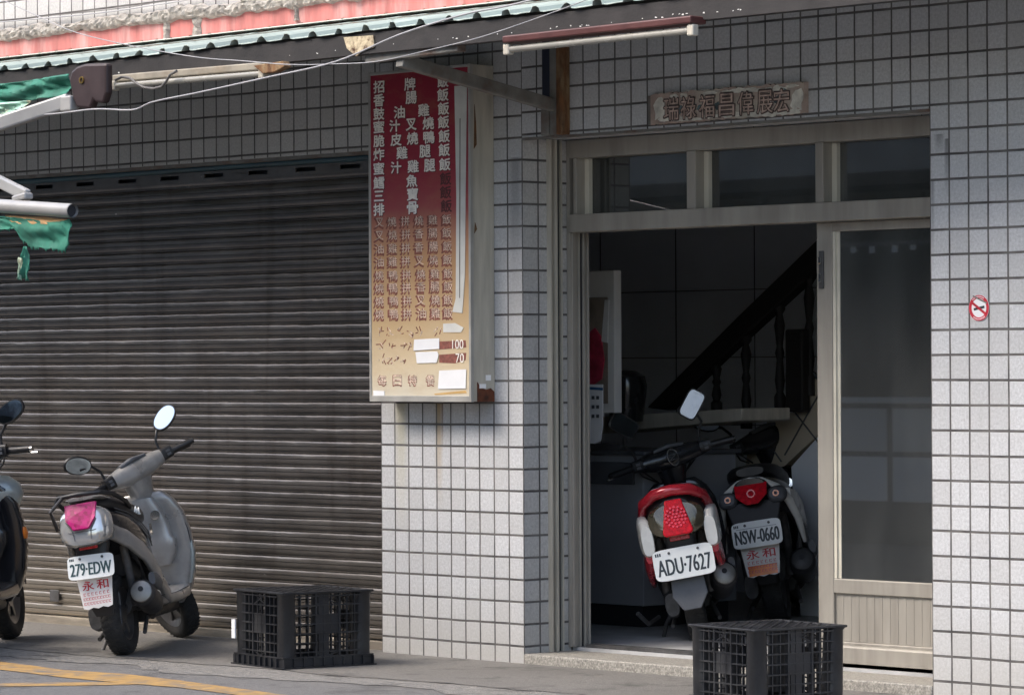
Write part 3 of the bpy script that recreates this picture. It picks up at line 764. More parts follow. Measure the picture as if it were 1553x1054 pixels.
mb.box((-6.8, -0.985, 2.602), (5.2, -0.978, 2.690)).box((-6.8, -0.978, 2.602), (5.2, -0.93, 2.609)).box((-6.8, -0.978, 2.683), (5.2, -0.93, 2.690))
beam = mb.build('front_beam', M_beam, AW)
mb = MB()                                             # flakes of old pale paint along the beam
for i in range(35):
    x = rnd.choice((rnd.uniform(1.4, 3.4), rnd.uniform(-1.5, 3.6))); z = 2.628 + 0.008*mnoise.noise(Vector((x*3, 1, 1))) + rnd.uniform(-0.004, 0.004)
    w = rnd.uniform(0.003, 0.014)
    mb.poly([(x, -0.9865, z), (x+w, -0.9865, z+rnd.uniform(-.002, .002)), (x+w*0.8, -0.9865, z+rnd.uniform(0.002, 0.006)), (x+w*0.1, -0.9865, z+rnd.uniform(0.002, 0.005))])
join(beam, [mb.build('paint_flakes', M_whitepaint, beam)])
mb = MB()
for x in (-5.6, -3.4, -1.2, 1.2, 3.4, 5.1): mb.bar((x, -0.004, 2.86), (x, -0.93, 2.67), 0.04, 0.05)
mb.build('rafter', M_beam, AW)
mb = MB(); mb.box((-6.8, -0.30, 2.775), (5.2, -0.26, 2.815)); mb.box((-6.8, -0.66, 2.705), (5.2, -0.62, 2.745)); mb.build('purlin', M_beam, AW)
# brace arm back to the wall and its bracket
a = AY(838, 160, -0.035); b = AY(606, 92, -0.95)
arm = MB(); arm.bar(tuple(a), tuple(b), 0.045, 0.055); arm.build('brace_arm', M_greysteel, AW, bevel=0.004)
a = AY(520, 60, -0.99); b = AY(566, 84, -0.99)
mb = MB(); mb.prism([tuple(AY(px, py, -0.992)) for px, py in ((521, 57), (566, 54), (567, 72), (548, 78), (540, 86), (526, 74))], (0, 0.006, 0)); mb.build('rusty_bracket', mat('peeling_cream_rust', (0.50, 0.42, 0.28), 0.8, var=0.3, scale=70, bmp=0.4, dirt=(0.07, 0.03, 0.015), dirt_amt=1.0), AW)
mb = MB(); p = AY(640, 88, -0.94); mb.bar(tuple(AY(560, 90, -0.94)), tuple(AY(700, 72, -0.94)), 0.05, 0.035); mb.build('beam_splice', M_greysteel, AW, bevel=0.003)

# steel post on the wall carrying the brace
PO = thing('wall_post', 'rusty brown steel upright fixed on the tiles at the left end of the lintel', 'post', (1.21, -0.02, ZL))
MB().box((1.205, -0.045, ZL-0.001), (1.245, -0.002, 2.80)).build('flat_bar', M_greysteel, PO)
MB().prism([(1.246, -0.047, ZL-0.001), (1.285, -0.040, ZL-0.001), (1.290, -0.002, ZL-0.001), (1.246, -0.002, ZL-0.001)], (0, 0, 0.52)).build('rusty_angle', M_rust, PO, bevel=0.004)
MB().box((1.135, -0.03, 2.42), (1.2, -0.002, 2.80)).build('dark_strip', mat('navy_strip', (0.012, 0.016, 0.035), 0.5, bmp=0), PO, bevel=0.008)  # dark navy strip left of the post
MB().box((1.15, -0.05, ZL-0.001), (1.2, -0.003, 2.40)).build('foot_plate', M_greysteel, PO, bevel=0.004)
mb = MB(); mb.box((XJ+0.001, -0.004, ZL-0.012), (XR, 0.02, ZL-0.001)); mb.build('lintel_trim', M_greysteel, B)

# ================================================================== FLUORESCENT LIGHTS (unlit)
M_housing = mat('dusty_batten_housing', (0.26, 0.235, 0.185), 0.6, var=0.2, scale=12, bmp=0.1, dirt=(0.16, 0.10, 0.05), dirt_amt=0.6)
def tube_light(name, label, a, b, house, m_house, zoff, hh):
    a, b = Vector(a), Vector(b)
    t = thing(name, label, 'lamp', tuple((a+b)/2), 'fluorescent battens under the awning')
    MB().bar(a + Vector((0, 0.02, zoff)), b + Vector((0, 0.02, zoff)), house, hh).build('housing', m_house, t, bevel=0.006)
    d = (b-a).normalized()
    MB().tube([a + d*0.02, b - d*0.02], 0.014, 12).build('tube', M_tubeoff, t, smooth=True)
    for p, s_ in ((a, 1), (b, -1)): MB().bar(p - d*0.005*s_, p + d*0.03*s_, 0.034, 0.045).build('lamp_holder', M_cream, t, bevel=0.006)
    return t
t1 = tube_light('fluorescent_light', 'cream fluorescent batten with rusted end hanging left of the menu sign', AY(172, 131, -1.03), AY(402, 112, -1.03), 0.055, M_housing, 0.034, 0.034)
p, p2 = AY(385, 103, -0.905), AY(430, 99, -0.905)
MB().prism([tuple(AY(px, py, -1.055)) for px, py in ((384, 100), (428, 93), (432, 101), (415, 110), (398, 112))], (0, 0.04, 0)).build('rusted_end', M_rust, t1, bevel=0.003)
mb = MB(); mb.tube([tuple(AY(px, py, -1.07)) for px, py in ((175, 122), (185, 117), (197, 119), (207, 127), (218, 133), (232, 135), (245, 132), (252, 124), (258, 114), (268, 108))], 0.006, 8); mb.build('flex', M_wiredk, t1, smooth=True)
t2 = tube_light('fluorescent_light', 'maroon fluorescent batten with white tube above the doorway', AY(768, 76, -1.03), AY(1054, 46, -1.03), 0.09, M_maroon, 0.040, 0.030)

# ================================================================== MENU SIGN BOX
SX0, SX1, SZ0, SZ1, SY = 0.092, 0.793, 1.104, 2.622, -0.15
SG = thing('menu_sign', 'tall red menu sign box fading to tan with white Chinese lettering', 'sign', (0.44, 0.0, SZ0))
sp = MB(); f = 0.014
sp.box((SX0, SY, SZ0), (SX0+f, SY+0.02, SZ1)).box((SX1-f, SY, SZ0), (SX1, SY+0.02, SZ1)).box((SX0+f, SY, SZ1-f), (SX1-f, SY+0.02, SZ1)).box((SX0+f, SY, SZ0), (SX1-f, SY+0.02, SZ0+0.028))
sp.build('sign_frame', mat('aged_aluminium_trim', (0.40, 0.39, 0.36), 0.45, metal=0.3, var=0.15, scale=8, bmp=0.1), SG, bevel=0.002)
face = MB().box((SX0+f, SY+0.004, SZ0+0.028), (SX1-f, SY+0.018, SZ1-f)).build('sign_face', M_face, SG)
MB().box((SX0+0.004, SY+0.02, SZ0+0.002), (SX1-0.003, -0.002, SZ1-0.002)).build('sign_case', M_cream, SG, bevel=0.003)
mb = MB(); mb.prism([(SX1-0.002, -0.112, SZ0+0.001), (SX1-0.002, -0.008, SZ0+0.001), (SX1-0.002, -0.008, SZ0+0.045), (SX1-0.002, -0.03, SZ0+0.062), (SX1-0.002, -0.06, SZ0+0.055), (SX1-0.002, -0.09, SZ0+0.066), (SX1-0.002, -0.112, SZ0+0.09)], (0.0025, 0, 0)); mb.build('rust_patch', mat('dark_rust', (0.10, 0.03, 0.012), 0.9, var=0.6, scale=25, bmp=0.4), SG)
mb = MB()
for z0, h in ((2.24, 0.20), (1.86, 0.05)): mb.prism([(SX1-0.002, -0.125, z0), (SX1-0.002, -0.108, z0+0.02), (SX1-0.002, -0.112, z0+h*0.6), (SX1-0.002, -0.12, z0+h)], (0.002, 0, 0))
mb.build('rust_run', M_rust, SG)
mb = MB(); mb.box((SX1-0.002, -0.06, 1.20), (SX1+0.001, -0.03, 1.225)).box((SX1-0.002, -0.10, 1.165), (SX1+0.001, -0.06, 1.185)); mb.build('tape_scrap', M_paper, SG)
# lettering
rows = [(132, '招', {621: '牌', 671: '飯'}), (152.5, '香', {623: '腸', 671: '飯'}), (173, '鼓', {605: '油', 642: '雞', 672: '飯'}),
        (193, '蜜', {598: '汁', 623: '叉', 649: '燒', 672: '飯'}), (214, '脆', {600: '皮', 625: '燒', 650: '鴨', 673: '飯'}), (234.5, '炸', {609: '雞', 644: '腿', 673: '飯'}),
        (256, '蜜', {600: '汁', 626: '雞', 651: '腿', 674: '飯'}), (277.5, '鱈', {624: '魚', 675: '飯'}), (297.5, '三', {625: '寶', 675: '飯'}), (318, '排', {625: '骨', 676: '飯'}),
        (338.5, '叉', {593: '燒', 613: '拼', 634: '燒', 655: '雞', 676: '飯'}), (358.5, '叉', {594: '燒', 614: '拼', 634: '香', 655: '腸', 676: '飯'}),
        (378.5, '油', {594: '雞', 614: '拼', 634: '香', 656: '腸', 677: '飯'}), (398.5, '油', {594: '雞', 614: '拼', 635: '叉', 656: '燒', 677: '飯'}),
        (419, '燒', {595: '鴨', 615: '拼', 637: '燒', 658: '雞', 678: '飯'}), (438, '燒', {595: '鴨', 615: '拼', 637: '香', 658: '腸', 678: '飯'}),
        (458, '燒', {596: '鴨', 616: '拼', 637: '叉', 659: '燒', 678: '飯'}), (477.5, '燒', {596: '鴨', 616: '拼', 638: '油', 659: '雞', 678: '飯'})]
L1, L2, L3, L4 = MB(), MB(), MB(), MB()
cache = {}
def put(mbx, ch, x, z, w, h, dy, bold):
    k = (ch, round(w, 4), round(h, 4), bold)
    if k not in cache: cache[k] = fit_glyphs(ch, w, h, 0.0, 0.00005)
    d = max(0.0, bold)*0.10
    for n_, (ox, oz) in enumerate(((0, 0), (d, 0), (-d, 0), (0, d), (0, -d)) if d else ((0, 0),)):
        mbx.mesh(cache[k], Matrix.Translation((x+ox, SY+0.004-dy-0.00012*n_, z+oz)) @ FACE_ST)
XL = AY(575, 300, SY).x
for i, (py, first, rest) in enumerate(rows):
    z = AY(575, py, SY).z
    chars = {574: first}; chars.update(rest)
    for px, ch in chars.items():
        x = SX0 + (AY(px, py, SY).x - SX0)
        w = 0.075; h = 0.055
        if ch == '三': w, h = 0.066, 0.046
        if ch in '汁叉': w, h = 0.072, 0.053
        if i < 7 or (i < 10 and px < 640):
            put(L2, ch, x+0.003, z-0.003, w, h, 0.0007, 0.026); put(L1, ch, x, z, w, h, 0.0016, 0.018)
        elif i < 10:
            put(L2, ch, x, z, w, h, 0.0007, 0.020)
        else:
            put(L3, ch, x-0.003, z-0.003, w*0.98, h*0.98, 0.0007, 0.022)
            put(L4, ch, x+0.004, z+0.003, w*0.80, h*0.78, 0.0016, 0.0)
for py, chars in ((577, {579: '每', 602: '日', 625: '特', 652: '餐'}),):
    for px, ch in chars.items():
        p = AY(px, py, SY); put(L3, ch, p.x-0.002, p.z-0.001, 0.06, 0.05, 0.0007, 0.024); put(L4, ch, p.x+0.001, p.z+0.001, 0.056, 0.046, 0.0016, 0.006)
for py, pxs in ((503.5, (575, 590, 606, 621, 634, 664)), (523, (577, 591, 611, 622)), (545, (578, 590, 602, 612))):   # rows too bleached to read
    for px in pxs:
        p = AY(px, py, SY)
        for k in range(5):
            a = Vector((p.x + rnd.uniform(-.022, .022), SY+0.0035, p.z + rnd.uniform(-.018, .018)))
            d = Vector((rnd.uniform(-.016, .016), 0, rnd.uniform(-.012, .012)))
            (L4 if k % 2 else L3).bar(a-d, a+d, 0.001, 0.0045, (0, 0, 1) if abs(d.x) > abs(d.z) else (1, 0, 0))
L1.build('lettering', M_letter, face); L4.build('bleached_lettering', mat('bleached_lettering', (0.62, 0.50, 0.40), 0.7, var=0.5, scale=70, bmp=0), face); L2.build('lettering_shadow', M_lettershade, face); L3.build('faded_lettering', M_letterbrown, face)
def patch(name, pts, m, dy, parent=face, th=0.001):
    return MB().prism([tuple(AY(px, py, SY+0.004-dy)) for px, py in pts], (0, th, 0)).build(name, m, parent)
patch('peeled_strip', ((689, 131), (708, 130), (706, 300), (705, 420), (701, 475), (686, 473), (691, 453), (692, 300)), M_flash, 0.003)
patch('peeled_strip_edge', ((697, 180), (698.2, 180), (697.5, 452), (696.3, 452)), M_greysteel, 0.0038)
patch('bare_patch', ((672, 491), (690, 490), (703, 497), (699, 504), (672, 504)), M_flash, 0.003)
patch('brown_smear', ((666, 518), (706, 516), (707, 527), (666, 530)), M_letterbrown, 0.0012)
patch('brown_smear', ((666, 538), (707, 535), (706, 546), (690, 551), (666, 550)), M_letterbrown, 0.0012)
patch('paper_patch', ((628, 515), (666, 513), (666, 529), (627, 532)), M_paper, 0.004)
patch('paper_patch', ((630, 534), (663, 533), (665, 538), (662, 550), (632, 551)), M_paper, 0.004)
patch('paper_patch', ((666, 562), (707, 560), (706, 589), (664, 590)), M_paper, 0.004)
patch('paper_patch', ((566, 592), (583, 593), (583, 601), (566, 601)), M_paper, 0.003)
patch('rust_smear', ((658, 597), (706, 592), (708, 596), (660, 599)), mat('ochre_stain', (0.50, 0.32, 0.12), 0.7, bmp=0), 0.0012)
mb = MB()
for txt, px, py in (('100', 694, 522), ('70', 697, 543)):
    p = AY(px, py, SY); mb.mesh(fit_glyphs(txt, 0.075 if len(txt) == 3 else 0.055, 0.042, 0.0, 0.0003), Matrix.Translation((p.x, SY+0.004-0.003, p.z)) @ FACE_ST)
mb.build('price_numbers', M_letter, face)

# ================================================================== PLAQUE OVER THE DOOR
PB = thing('name_board', 'weathered horizontal stone name board with carved characters above the doorway', 'plaque', (2.26, 0.0, 2.30))
M_board = mat('weathered_pinkish_board', (0.40, 0.31, 0.265), 0.9, var=0.35, scale=9, bmp=0.5, dirt=(0.46, 0.44, 0.37), dirt_amt=1.0)
bx0, bx1, bz0, bz1 = 1.813, 2.716, 2.299, 2.431
mb = MB(); n = 60; top = []; bot = []
for i in range(n+1):
    x = bx0 + (bx1-bx0)*i/n
    top.append((x, -0.022, bz1 + rnd.uniform(-0.006, 0.004))); bot.append((x, -0.022, bz0 + rnd.uniform(-0.002, 0.005)))
mb.prism(top + bot[::-1], (0, 0.021, 0)); board = mb.build('board', M_board, PB)
mb = MB(); BC = [0]
def blotch(cx, cz, w, h, dy):
    pts = []
    for k in range(14):
        a = 2*math.pi*k/14; r_ = rnd.uniform(0.6, 1.1); pts.append((cx + w*r_*math.cos(a), -0.022-dy, cz + h*r_*math.sin(a)))
    BC[0] += 1; mb.poly([(p_[0], p_[1]-0.00003*BC[0], p_[2]) for p_ in pts])
for k in range(26): blotch(rnd.uniform(bx0+0.04, bx1-0.04), bz0+rnd.uniform(0.008, 0.022), rnd.uniform(.02, .06), rnd.uniform(.006, .016), 0.0006)
for k in range(16): blotch(rnd.uniform(bx0+0.05, bx1-0.05), bz1-rnd.uniform(0.012, 0.024), rnd.uniform(.02, .06), rnd.uniform(.006, .012), 0.0006)
blotch(bx0+0.06, 2.36, 0.05, 0.055, 0.0008); blotch(bx1-0.045, 2.36, 0.04, 0.055, 0.0008); blotch(bx1-0.2, 2.36, 0.012, 0.055, 0.0008)
lime = mb.build('lime_patches', mat('bleached_lime', (0.62, 0.60, 0.53), 0.9, var=0.3, scale=20, bmp=0.4), PB)
mb = MB()
for k in range(9): blotch(rnd.uniform(bx0+0.05, bx1-0.1), rnd.uniform(bz0+0.05, bz1-0.02), rnd.uniform(.015, .035), rnd.uniform(.01, .03), 0.0004)
join(board, [lime, mb.build('blue_green_patches', mat('verdigris', (0.10, 0.14, 0.15), 0.9, var=0.5, scale=20, bmp=0.4), PB)])
a1, a2 = MB(), MB()
for px, py, ch in ((1019, 166, '瑞'), (1045, 163, '祿'), (1073, 161, '福'), (1103, 158, '昌'), (1132, 156, '偉'), (1161, 153, '展'), (1186, 151, '宏')):
    p = AY(px, py, -0.022); g_ = fit_glyphs(ch, 0.088, 0.094, 0.0, 0.0010); g2 = fit_glyphs(ch, 0.092, 0.098, 0.0, 0.0001)
    
    for n_, (ox, oz) in enumerate(((-.004, -.004), (.003, -.004), (-.006, 0), (.004, .003), (-.002, .005))): a2.mesh(g2, Matrix.Translation((p.x+ox, -0.0252-0.00012*n_, 2.360+oz)) @ FACE_ST)
    a1.mesh(g_, Matrix.Translation((p.x, -0.0270, 2.360)) @ FACE_ST)
a1.build('carved_characters', mat('pinkish_relief', (0.44, 0.33, 0.28), 0.9, var=0.4, scale=30, bmp=0.3), PB)
a2.build('character_shadow_paint', mat('worn_dark_paint', (0.10, 0.075, 0.07), 0.9, var=0.4, scale=30, bmp=0), PB)
MB().box((bx0-0.03, -0.008, bz0), (bx0-0.002, -0.001, bz1-0.005)).build('cement_edge', M_greysteel, PB)

# ================================================================== NO SMOKING STICKER
c = AY(1485, 467, -0.003)
NS = thing('no_smoking_sticker', 'small round red and white no smoking sticker on the right tiled wall', 'sticker', tuple(c))
M_stick = mat('sticker_red', (0.50, 0.02, 0.04), 0.5, bmp=0)
MB().disc(tuple(c), (0, -1, 0), 0.052, 0.0010, 40).build('backing', M_paper, NS)
MB().disc((c.x, c.y-0.0011, c.z), (0, -1, 0), 0.051, 0.0008, 40, rin=0.038).build('red_ring', M_stick, NS)
mb = MB(); mb.bar((c.x-0.036, c.y-0.0022, c.z+0.022), (c.x+0.034, c.y-0.0022, c.z-0.024), 0.0008, 0.010); mb.build('slash', M_stick, NS)
mb = MB(); mb.bar((c.x-0.026, c.y-0.0015, c.z-0.006), (c.x+0.028, c.y-0.0015, c.z+0.004), 0.0006, 0.010); mb.build('cigarette', M_ink, NS)
mb = MB()
for k in range(9):
    a = R(60 + k*9); a2_ = R(235 + k*9)
    for aa in (a, a2_): mb.box((c.x+0.0445*math.cos(aa)-0.0022, c.y-0.0024, c.z+0.0445*math.sin(aa)-0.0022), (c.x+0.0445*math.cos(aa)+0.0022, c.y-0.0019, c.z+0.0445*math.sin(aa)+0.0022))
mb.build('ring_marks', M_paper, NS)
mb = MB(); mb.bar((c.x-0.03, c.y-0.0030, c.z+0.048), (c.x+0.042, c.y-0.0030, c.z+0.018), 0.0006, 0.006); mb.build('curled_edge', M_greysteel, NS)

# ================================================================== CABLES
def cable(label, pts, r, m, y):
    P = [AY(px, py, y if not isinstance(y, (list, tuple)) else y[0] + (y[1]-y[0])*i/(len(pts)-1)) for i, (px, py) in enumerate(pts)]
    out = []
    for i in range(len(P)-1):
        p0, p1, p2, p3 = P[max(i-1, 0)], P[i], P[i+1], P[min(i+2, len(P)-1)]
        for k in range(6):
            t = k/6; out.append(0.5*((2*p1) + (p2-p0)*t + (2*p0-5*p1+4*p2-p3)*t*t + (3*p1-p0-3*p2+p3)*t**3))
    out.append(P[-1])
    o = MB().tube(out, r, 8).build('cable', m, smooth=True)
    return tag(o, label, 'cable', 'cables slung across the awning')
cable('thin cable falling from the top left corner and rising again past the menu sign', [(-40, -22), (12, 4), (60, 26), (116, 50), (200, 70), (297, 87), (370, 93), (440, 98.5), (510, 97.5), (573, 93.5), (648, 77), (735, 55), (848, 16), (905, -6)], 0.0022, M_wire, -1.12)
cable('thick pale cable sagging at the left across the tiles and climbing over the beam', [(-60, 176), (0, 175), (72, 174), (144, 166), (201, 167), (232, 155), (300, 141), (400, 119), (509, 94), (606, 53), (702, 23), (767, 10), (840, -8)], 0.0040, M_wire, -1.20)
cable('white cable clipped along the upper tiles above the rough mortar', [(-60, 40), (0, 34), (82, 27), (162, 19), (230, 9), (270, 3), (330, -8)], 0.0032, M_wire, -0.03)
cable('grey cable drooping beside the white one on the upper tiles', [(-60, 36), (0, 31), (100, 22), (190, 12), (250, 2), (300, -6)], 0.002, M_wiredk, -0.03)

# ================================================================== GREEN FOLDING AWNING AT THE LEFT EDGE
GA = thing('folding_awning', 'torn green fabric folding awning with white arms and brown end case', 'awning', tuple(AY(60, 150, -1.1)))
y = -1.16
MB().prism([tuple(AY(px, py, y)) for px, py in ((104, 122), (108, 108), (116, 101), (128, 97), (161, 96), (161, 140), (156, 157), (146, 156), (141, 152), (136, 166), (116, 164), (110, 150))], (0, 0.04, 0)).build('end_case', M_brownplastic, GA, bevel=0.012)
c = AY(124, 122, y-0.002); MB().disc(tuple(c), (0, -1, 0), 0.017, 0.004, 16, rin=0.010).build('case_badge', M_brass, GA)
mb = MB(); mb.tube([tuple(AY(px, py, y+0.02)) for px, py in ((163, 118), (160, 140), (153, 155))], 0.008, 8); mb.build('case_strap', M_wiredk, GA)
def cloth(name, top, bot, y0, m, amp, nu=50, nv=10, seed=0, parent=GA, rag=0.0):
    mb = MB(); grid = []
    def samp(L, t):
        f_ = t*(len(L)-1); i = min(int(f_), len(L)-2); s_ = f_-i
        return (L[i][0]+(L[i+1][0]-L[i][0])*s_, L[i][1]+(L[i+1][1]-L[i][1])*s_)
    for i in range(nu+1):
        t = i/nu; a = samp(top, t); b = samp(bot, t); col = []
        for j in range(nv+1):
            s_ = j/nv
            px, py = a[0]+(b[0]-a[0])*s_, a[1]+(b[1]-a[1])*s_
            if j == nv: py += rnd.uniform(-rag, rag)
            dy = amp*(math.sin(t*9 + s_*7 + seed) * 0.45 + mnoise.noise(Vector((t*5+seed, s_*3 - t*4, seed))) + 0.45*mnoise.noise(Vector((t*17+seed, s_*6 - t*14, seed))))
            if j == 0: dy *= 0.3
            p = AY(px, py, y0)
            col.append(mb.v((p.x, p.y+dy, p.z)))
        grid.append(col)
    for a, b in zip(grid, grid[1:]):
        for j in range(nv): mb.face([a[j], a[j+1], b[j+1], b[j]])
    o = mb.build(name, m, parent, smooth=True)
    md = o.modifiers.new('thick', 'SOLIDIFY'); md.thickness = 0.003
    return o
cloth('rolled_fabric', [(-420, 162), (-70, 133), (0, 128), (60, 120), (106, 113)], [(-420, 202), (-70, 172), (0, 158), (40, 154), (60, 150), (105, 149)], -1.08, M_gfab, 0.028, 90, 14, seed=2)
cloth('torn_flap', [(-40, 158), (0, 156), (46, 153)], [(-40, 178), (0, 176), (20, 172), (34, 172)], -1.14, M_gfabpale, 0.02, 30, 6, seed=5, rag=2)
mb = MB()
mb.bar(tuple(AY(-112, 225, -1.45)), tuple(AY(107, 153, -1.13)), 0.05, 0.07)
mb.build('upper_arm', M_whitealu, GA, bevel=0.01)
MB().box(tuple(Vector(AY(100, 160, -1.15))-Vector((.02, .02, .03))), tuple(Vector(AY(108, 152, -1.15))+Vector((.02, .03, .02)))).build('arm_knuckle', M_whitealu, GA, bevel=0.008)
mb = MB(); mb.bar(tuple(AY(-112, 220, -1.46)), tuple(AY(42, 297, -1.72)), 0.03, 0.055); mb.bar(tuple(AY(24, 303, -1.73)), tuple(AY(44, 297, -1.73)), 0.05, 0.03)
mb.build('forearm', M_whitealu, GA, bevel=0.008)
a, b = AY(-70, 308, -1.75), AY(110, 320, -1.75); a = b + (a-b)*2.6
mb = MB(); rr = 0.031; d = (b-a).normalized()
mb.tube([tuple(a), tuple(b)], rr, 20, caps=False); mb.tube([tuple(b), tuple(a)], rr-0.004, 20, caps=False)
mb.build('front_bar', M_whitealu, GA, smooth=True)
MB().disc(tuple(b - d*0.015), tuple(d), rr-0.005, 0.004, 16).build('bar_hollow_shade', M_darkgap, GA)  # dark disc set inside the open end as shade of the hollow
cloth('lining_strip', [(8, 326), (60, 329), (104, 333)], [(8, 332), (50, 342), (82, 344), (90, 338)], -1.745, M_orangecloth, 0.008, 24, 4, seed=1, rag=3)
cloth('valance', [(-340, 305), (-40, 326), (0, 328), (40, 332), (70, 337), (92, 336), (105, 333)], [(-340, 330), (-40, 352), (0, 351), (28, 348), (30, 364), (45, 376), (70, 378), (88, 380), (100, 382), (104, 372)], -1.75, M_gfab, 0.014, 130, 12, seed=3, rag=3.5)
cloth('valance_tatter', [(35, 374), (41, 374)], [(27, 424), (44, 425)], -1.75, M_gfab, 0.015, 8, 12, seed=9, rag=2)
cloth('valance_tatter', [(28, 390), (33, 392)], [(26, 422), (32, 424)], -1.755, M_gfabpale, 0.01, 5, 8, seed=4, rag=2)

# ================================================================== CRATES
def make_crate(name, label, corner, ang, la, lb, h, scale, bracing):
    """upturned lattice crate; corner = nearest bottom corner; sides run along ang+180-ish and ang+90"""
    t = thing(name, label, 'crate', (0, 0, 0), 'upturned black plastic crates', world_parts=False)
    t.location = corner; t.rotation_euler = (0, 0, ang); t.scale = (scale,)*3
    # local: near corner at origin, +x = right-hand side, +y = left-hand side
    cr = 0.035
    for cx, cy in ((0, 0), (lb, 0), (0, la), (lb, la)):
        ix = cr if cx == 0 else -cr; iy = cr if cy == 0 else -cr
        MB().loft([(0.045, cx+ix*1.15, cy+iy*1.15, cr*1.12, cr*1.12, 3.2), (h-0.02, cx+ix, cy+iy, cr, cr, 3.2), (h-0.006, cx+ix*0.8, cy+iy*0.8, cr*1.1, cr*1.1, 3)], 16, 3, 'xy').build('corner_post', M_crate, t, smooth=True)
    mb = MB(); o_ = 0.014                              # foot flange
    mb.box((-o_, -o_, 0.0), (lb+o_, 0.012, 0.006)).box((-o_, la-0.012, 0.0), (lb+o_, la+o_, 0.006)).box((-o_, 0.012, 0.0), (0.012, la-0.012, 0.006)).box((lb-0.012, 0.012, 0.0), (lb+o_, la-0.012, 0.006))
    mb.box((-0.004, -0.004, 0.045), (lb+0.004, 0.010, 0.051)).box((-0.004, la-0.010, 0.045), (lb+0.004, la+0.004, 0.051)).box((-0.004, 0.010, 0.045), (0.010, la-0.010, 0.051)).box((lb-0.010, 0.010, 0.045), (lb+0.004, la-0.010, 0.051))
    for k in range(10):
        x = lb*k/9; mb.box((x-0.003, -0.011, 0.006), (x+0.003, 0.008, 0.0445)); mb.box((x-0.003, la-0.008, 0.006), (x+0.003, la+0.011, 0.0445))
    for k in range(1, 9):
        y_ = la*k/9; mb.box((-0.011, y_-0.003, 0.006), (0.008, y_+0.003, 0.0445)); mb.box((lb-0.008, y_-0.003, 0.006), (lb+0.011, y_+0.003, 0.0445))
    mb.box((-0.0005, -0.0005, 0.007), (lb+0.0005, 0.003, 0.044)).box((-0.0005, la-0.003, 0.007), (lb+0.0005, la+0.0005, 0.044)).box((-0.0005, 0.003, 0.007), (0.003, la-0.003, 0.044)).box((lb-0.003, 0.003, 0.007), (lb+0.0005, la-0.003, 0.044))
    mb.build('foot_rim', M_crate, t)
    def side(along, L, off, flip):
        mb = MB()
        def bx(a0, a1, z0, z1, d0, d1):
            if along == 'x': mb.box((a0, min(off+d0*flip, off+d1*flip), z0), (a1, max(off+d0*flip, off+d1*flip), z1))
            else: mb.box((min(off+d0*flip, off+d1*flip), a0, z0), (max(off+d0*flip, off+d1*flip), a1, z1))
        nh = 7; nv = 9
        for k in range(nh):
            z = 0.045 + (h-0.05)*(k+0.6)/(nh); bx(0.06, L-0.06, z-0.0028, z+0.0028, 0.001, 0.016)
        for k in range(1, nv):
            a = 0.05 + (L-0.10)*k/nv; wd = 0.0026; big = k in (3, 6)
            if big: bx(a-0.005, a+0.005, 0.05, h-0.006, 0.0, 0.020)
            else: bx(a-wd, a+wd, 0.05, h-0.006, 0.003, 0.013)
        # solid label panel in the middle bay, cross brace above it
        a0, a1 = 0.05 + (L-0.10)*3/nv, 0.05 + (L-0.10)*6/nv
        zz = lambda k: 0.045 + (h-0.05)*(k+0.6)/nh
        bx(a0+0.004, a0+(a1-a0)*0.97, zz(2), zz(4), 0.004, 0.009)
        def P(a, z): return (a, off+0.008*flip, z) if along == 'x' else (off+0.008*flip, a, z)
        mb.bar(P(a0, h-0.012), P(a1, zz(5)), 0.006, 0.006); mb.bar(P(a1, h-0.012), P(a0, zz(5)), 0.006, 0.006)
        mb.bar(P(a0, zz(0)), P((a0+a1)/2, 0.05), 0.006, 0.006); mb.bar(P(a1, zz(0)), P((a0+a1)/2, 0.05), 0.006, 0.006)
        if L > 0.44 : bx(L*0.40, L*0.52, 0.05, h-0.006, 0.006, 0.018)
        mb.build('side_lattice', M_crate, t)
    side('x', lb, 0.0, 1); side('x', lb, la, -1); side('y', la, 0.0, 1); side('y', la, lb, -1)
    mb = MB()
    mb.box((-0.006, -0.006, h-0.010), (lb+0.006, 0.022, h)).box((-0.006, la-0.022, h-0.010), (lb+0.006, la+0.006, h)).box((-0.006, 0.022, h-0.010), (0.022, la-0.022, h)).box((lb-0.022, 0.022, h-0.010), (lb+0.006, la-0.022, h))
    mb.build('top_edge', M_crate, t, bevel=0.003)
    mb = MB()
    n = 15
    for k in range(1, n): x = 0.022 + (lb-0.044)*k/n; mb.box((x-0.0035, 0.022, h-0.009), (x+0.0035, la-0.022, h-0.002))
    for k in range(1, n): y_ = 0.022 + (la-0.044)*k/n; mb.box((0.022, y_-0.0035, h-0.009), (lb-0.022, y_+0.0035, h-0.003))
    for k in range(-12, 13):                              # fine diagonal ribs
        s0 = k*0.06; x0, y0, x1, y1 = 0.022, 0.022 - s0, lb-0.022, 0.022 - s0 + (lb-0.044)
        pts = []
        for tt in [i/40 for i in range(41)]:
            x, y_ = x0+(x1-x0)*tt, y0+(y1-y0)*tt
            if 0.022 <= y_ <= la-0.022: pts.append((x, y_, h-0.002))
        if len(pts) > 1: mb.bar(pts[0], pts[-1], 0.010, 0.004)
    mb.build('base_grid', M_crate, t)
    return t
cb = AZ(430, 1015, G)
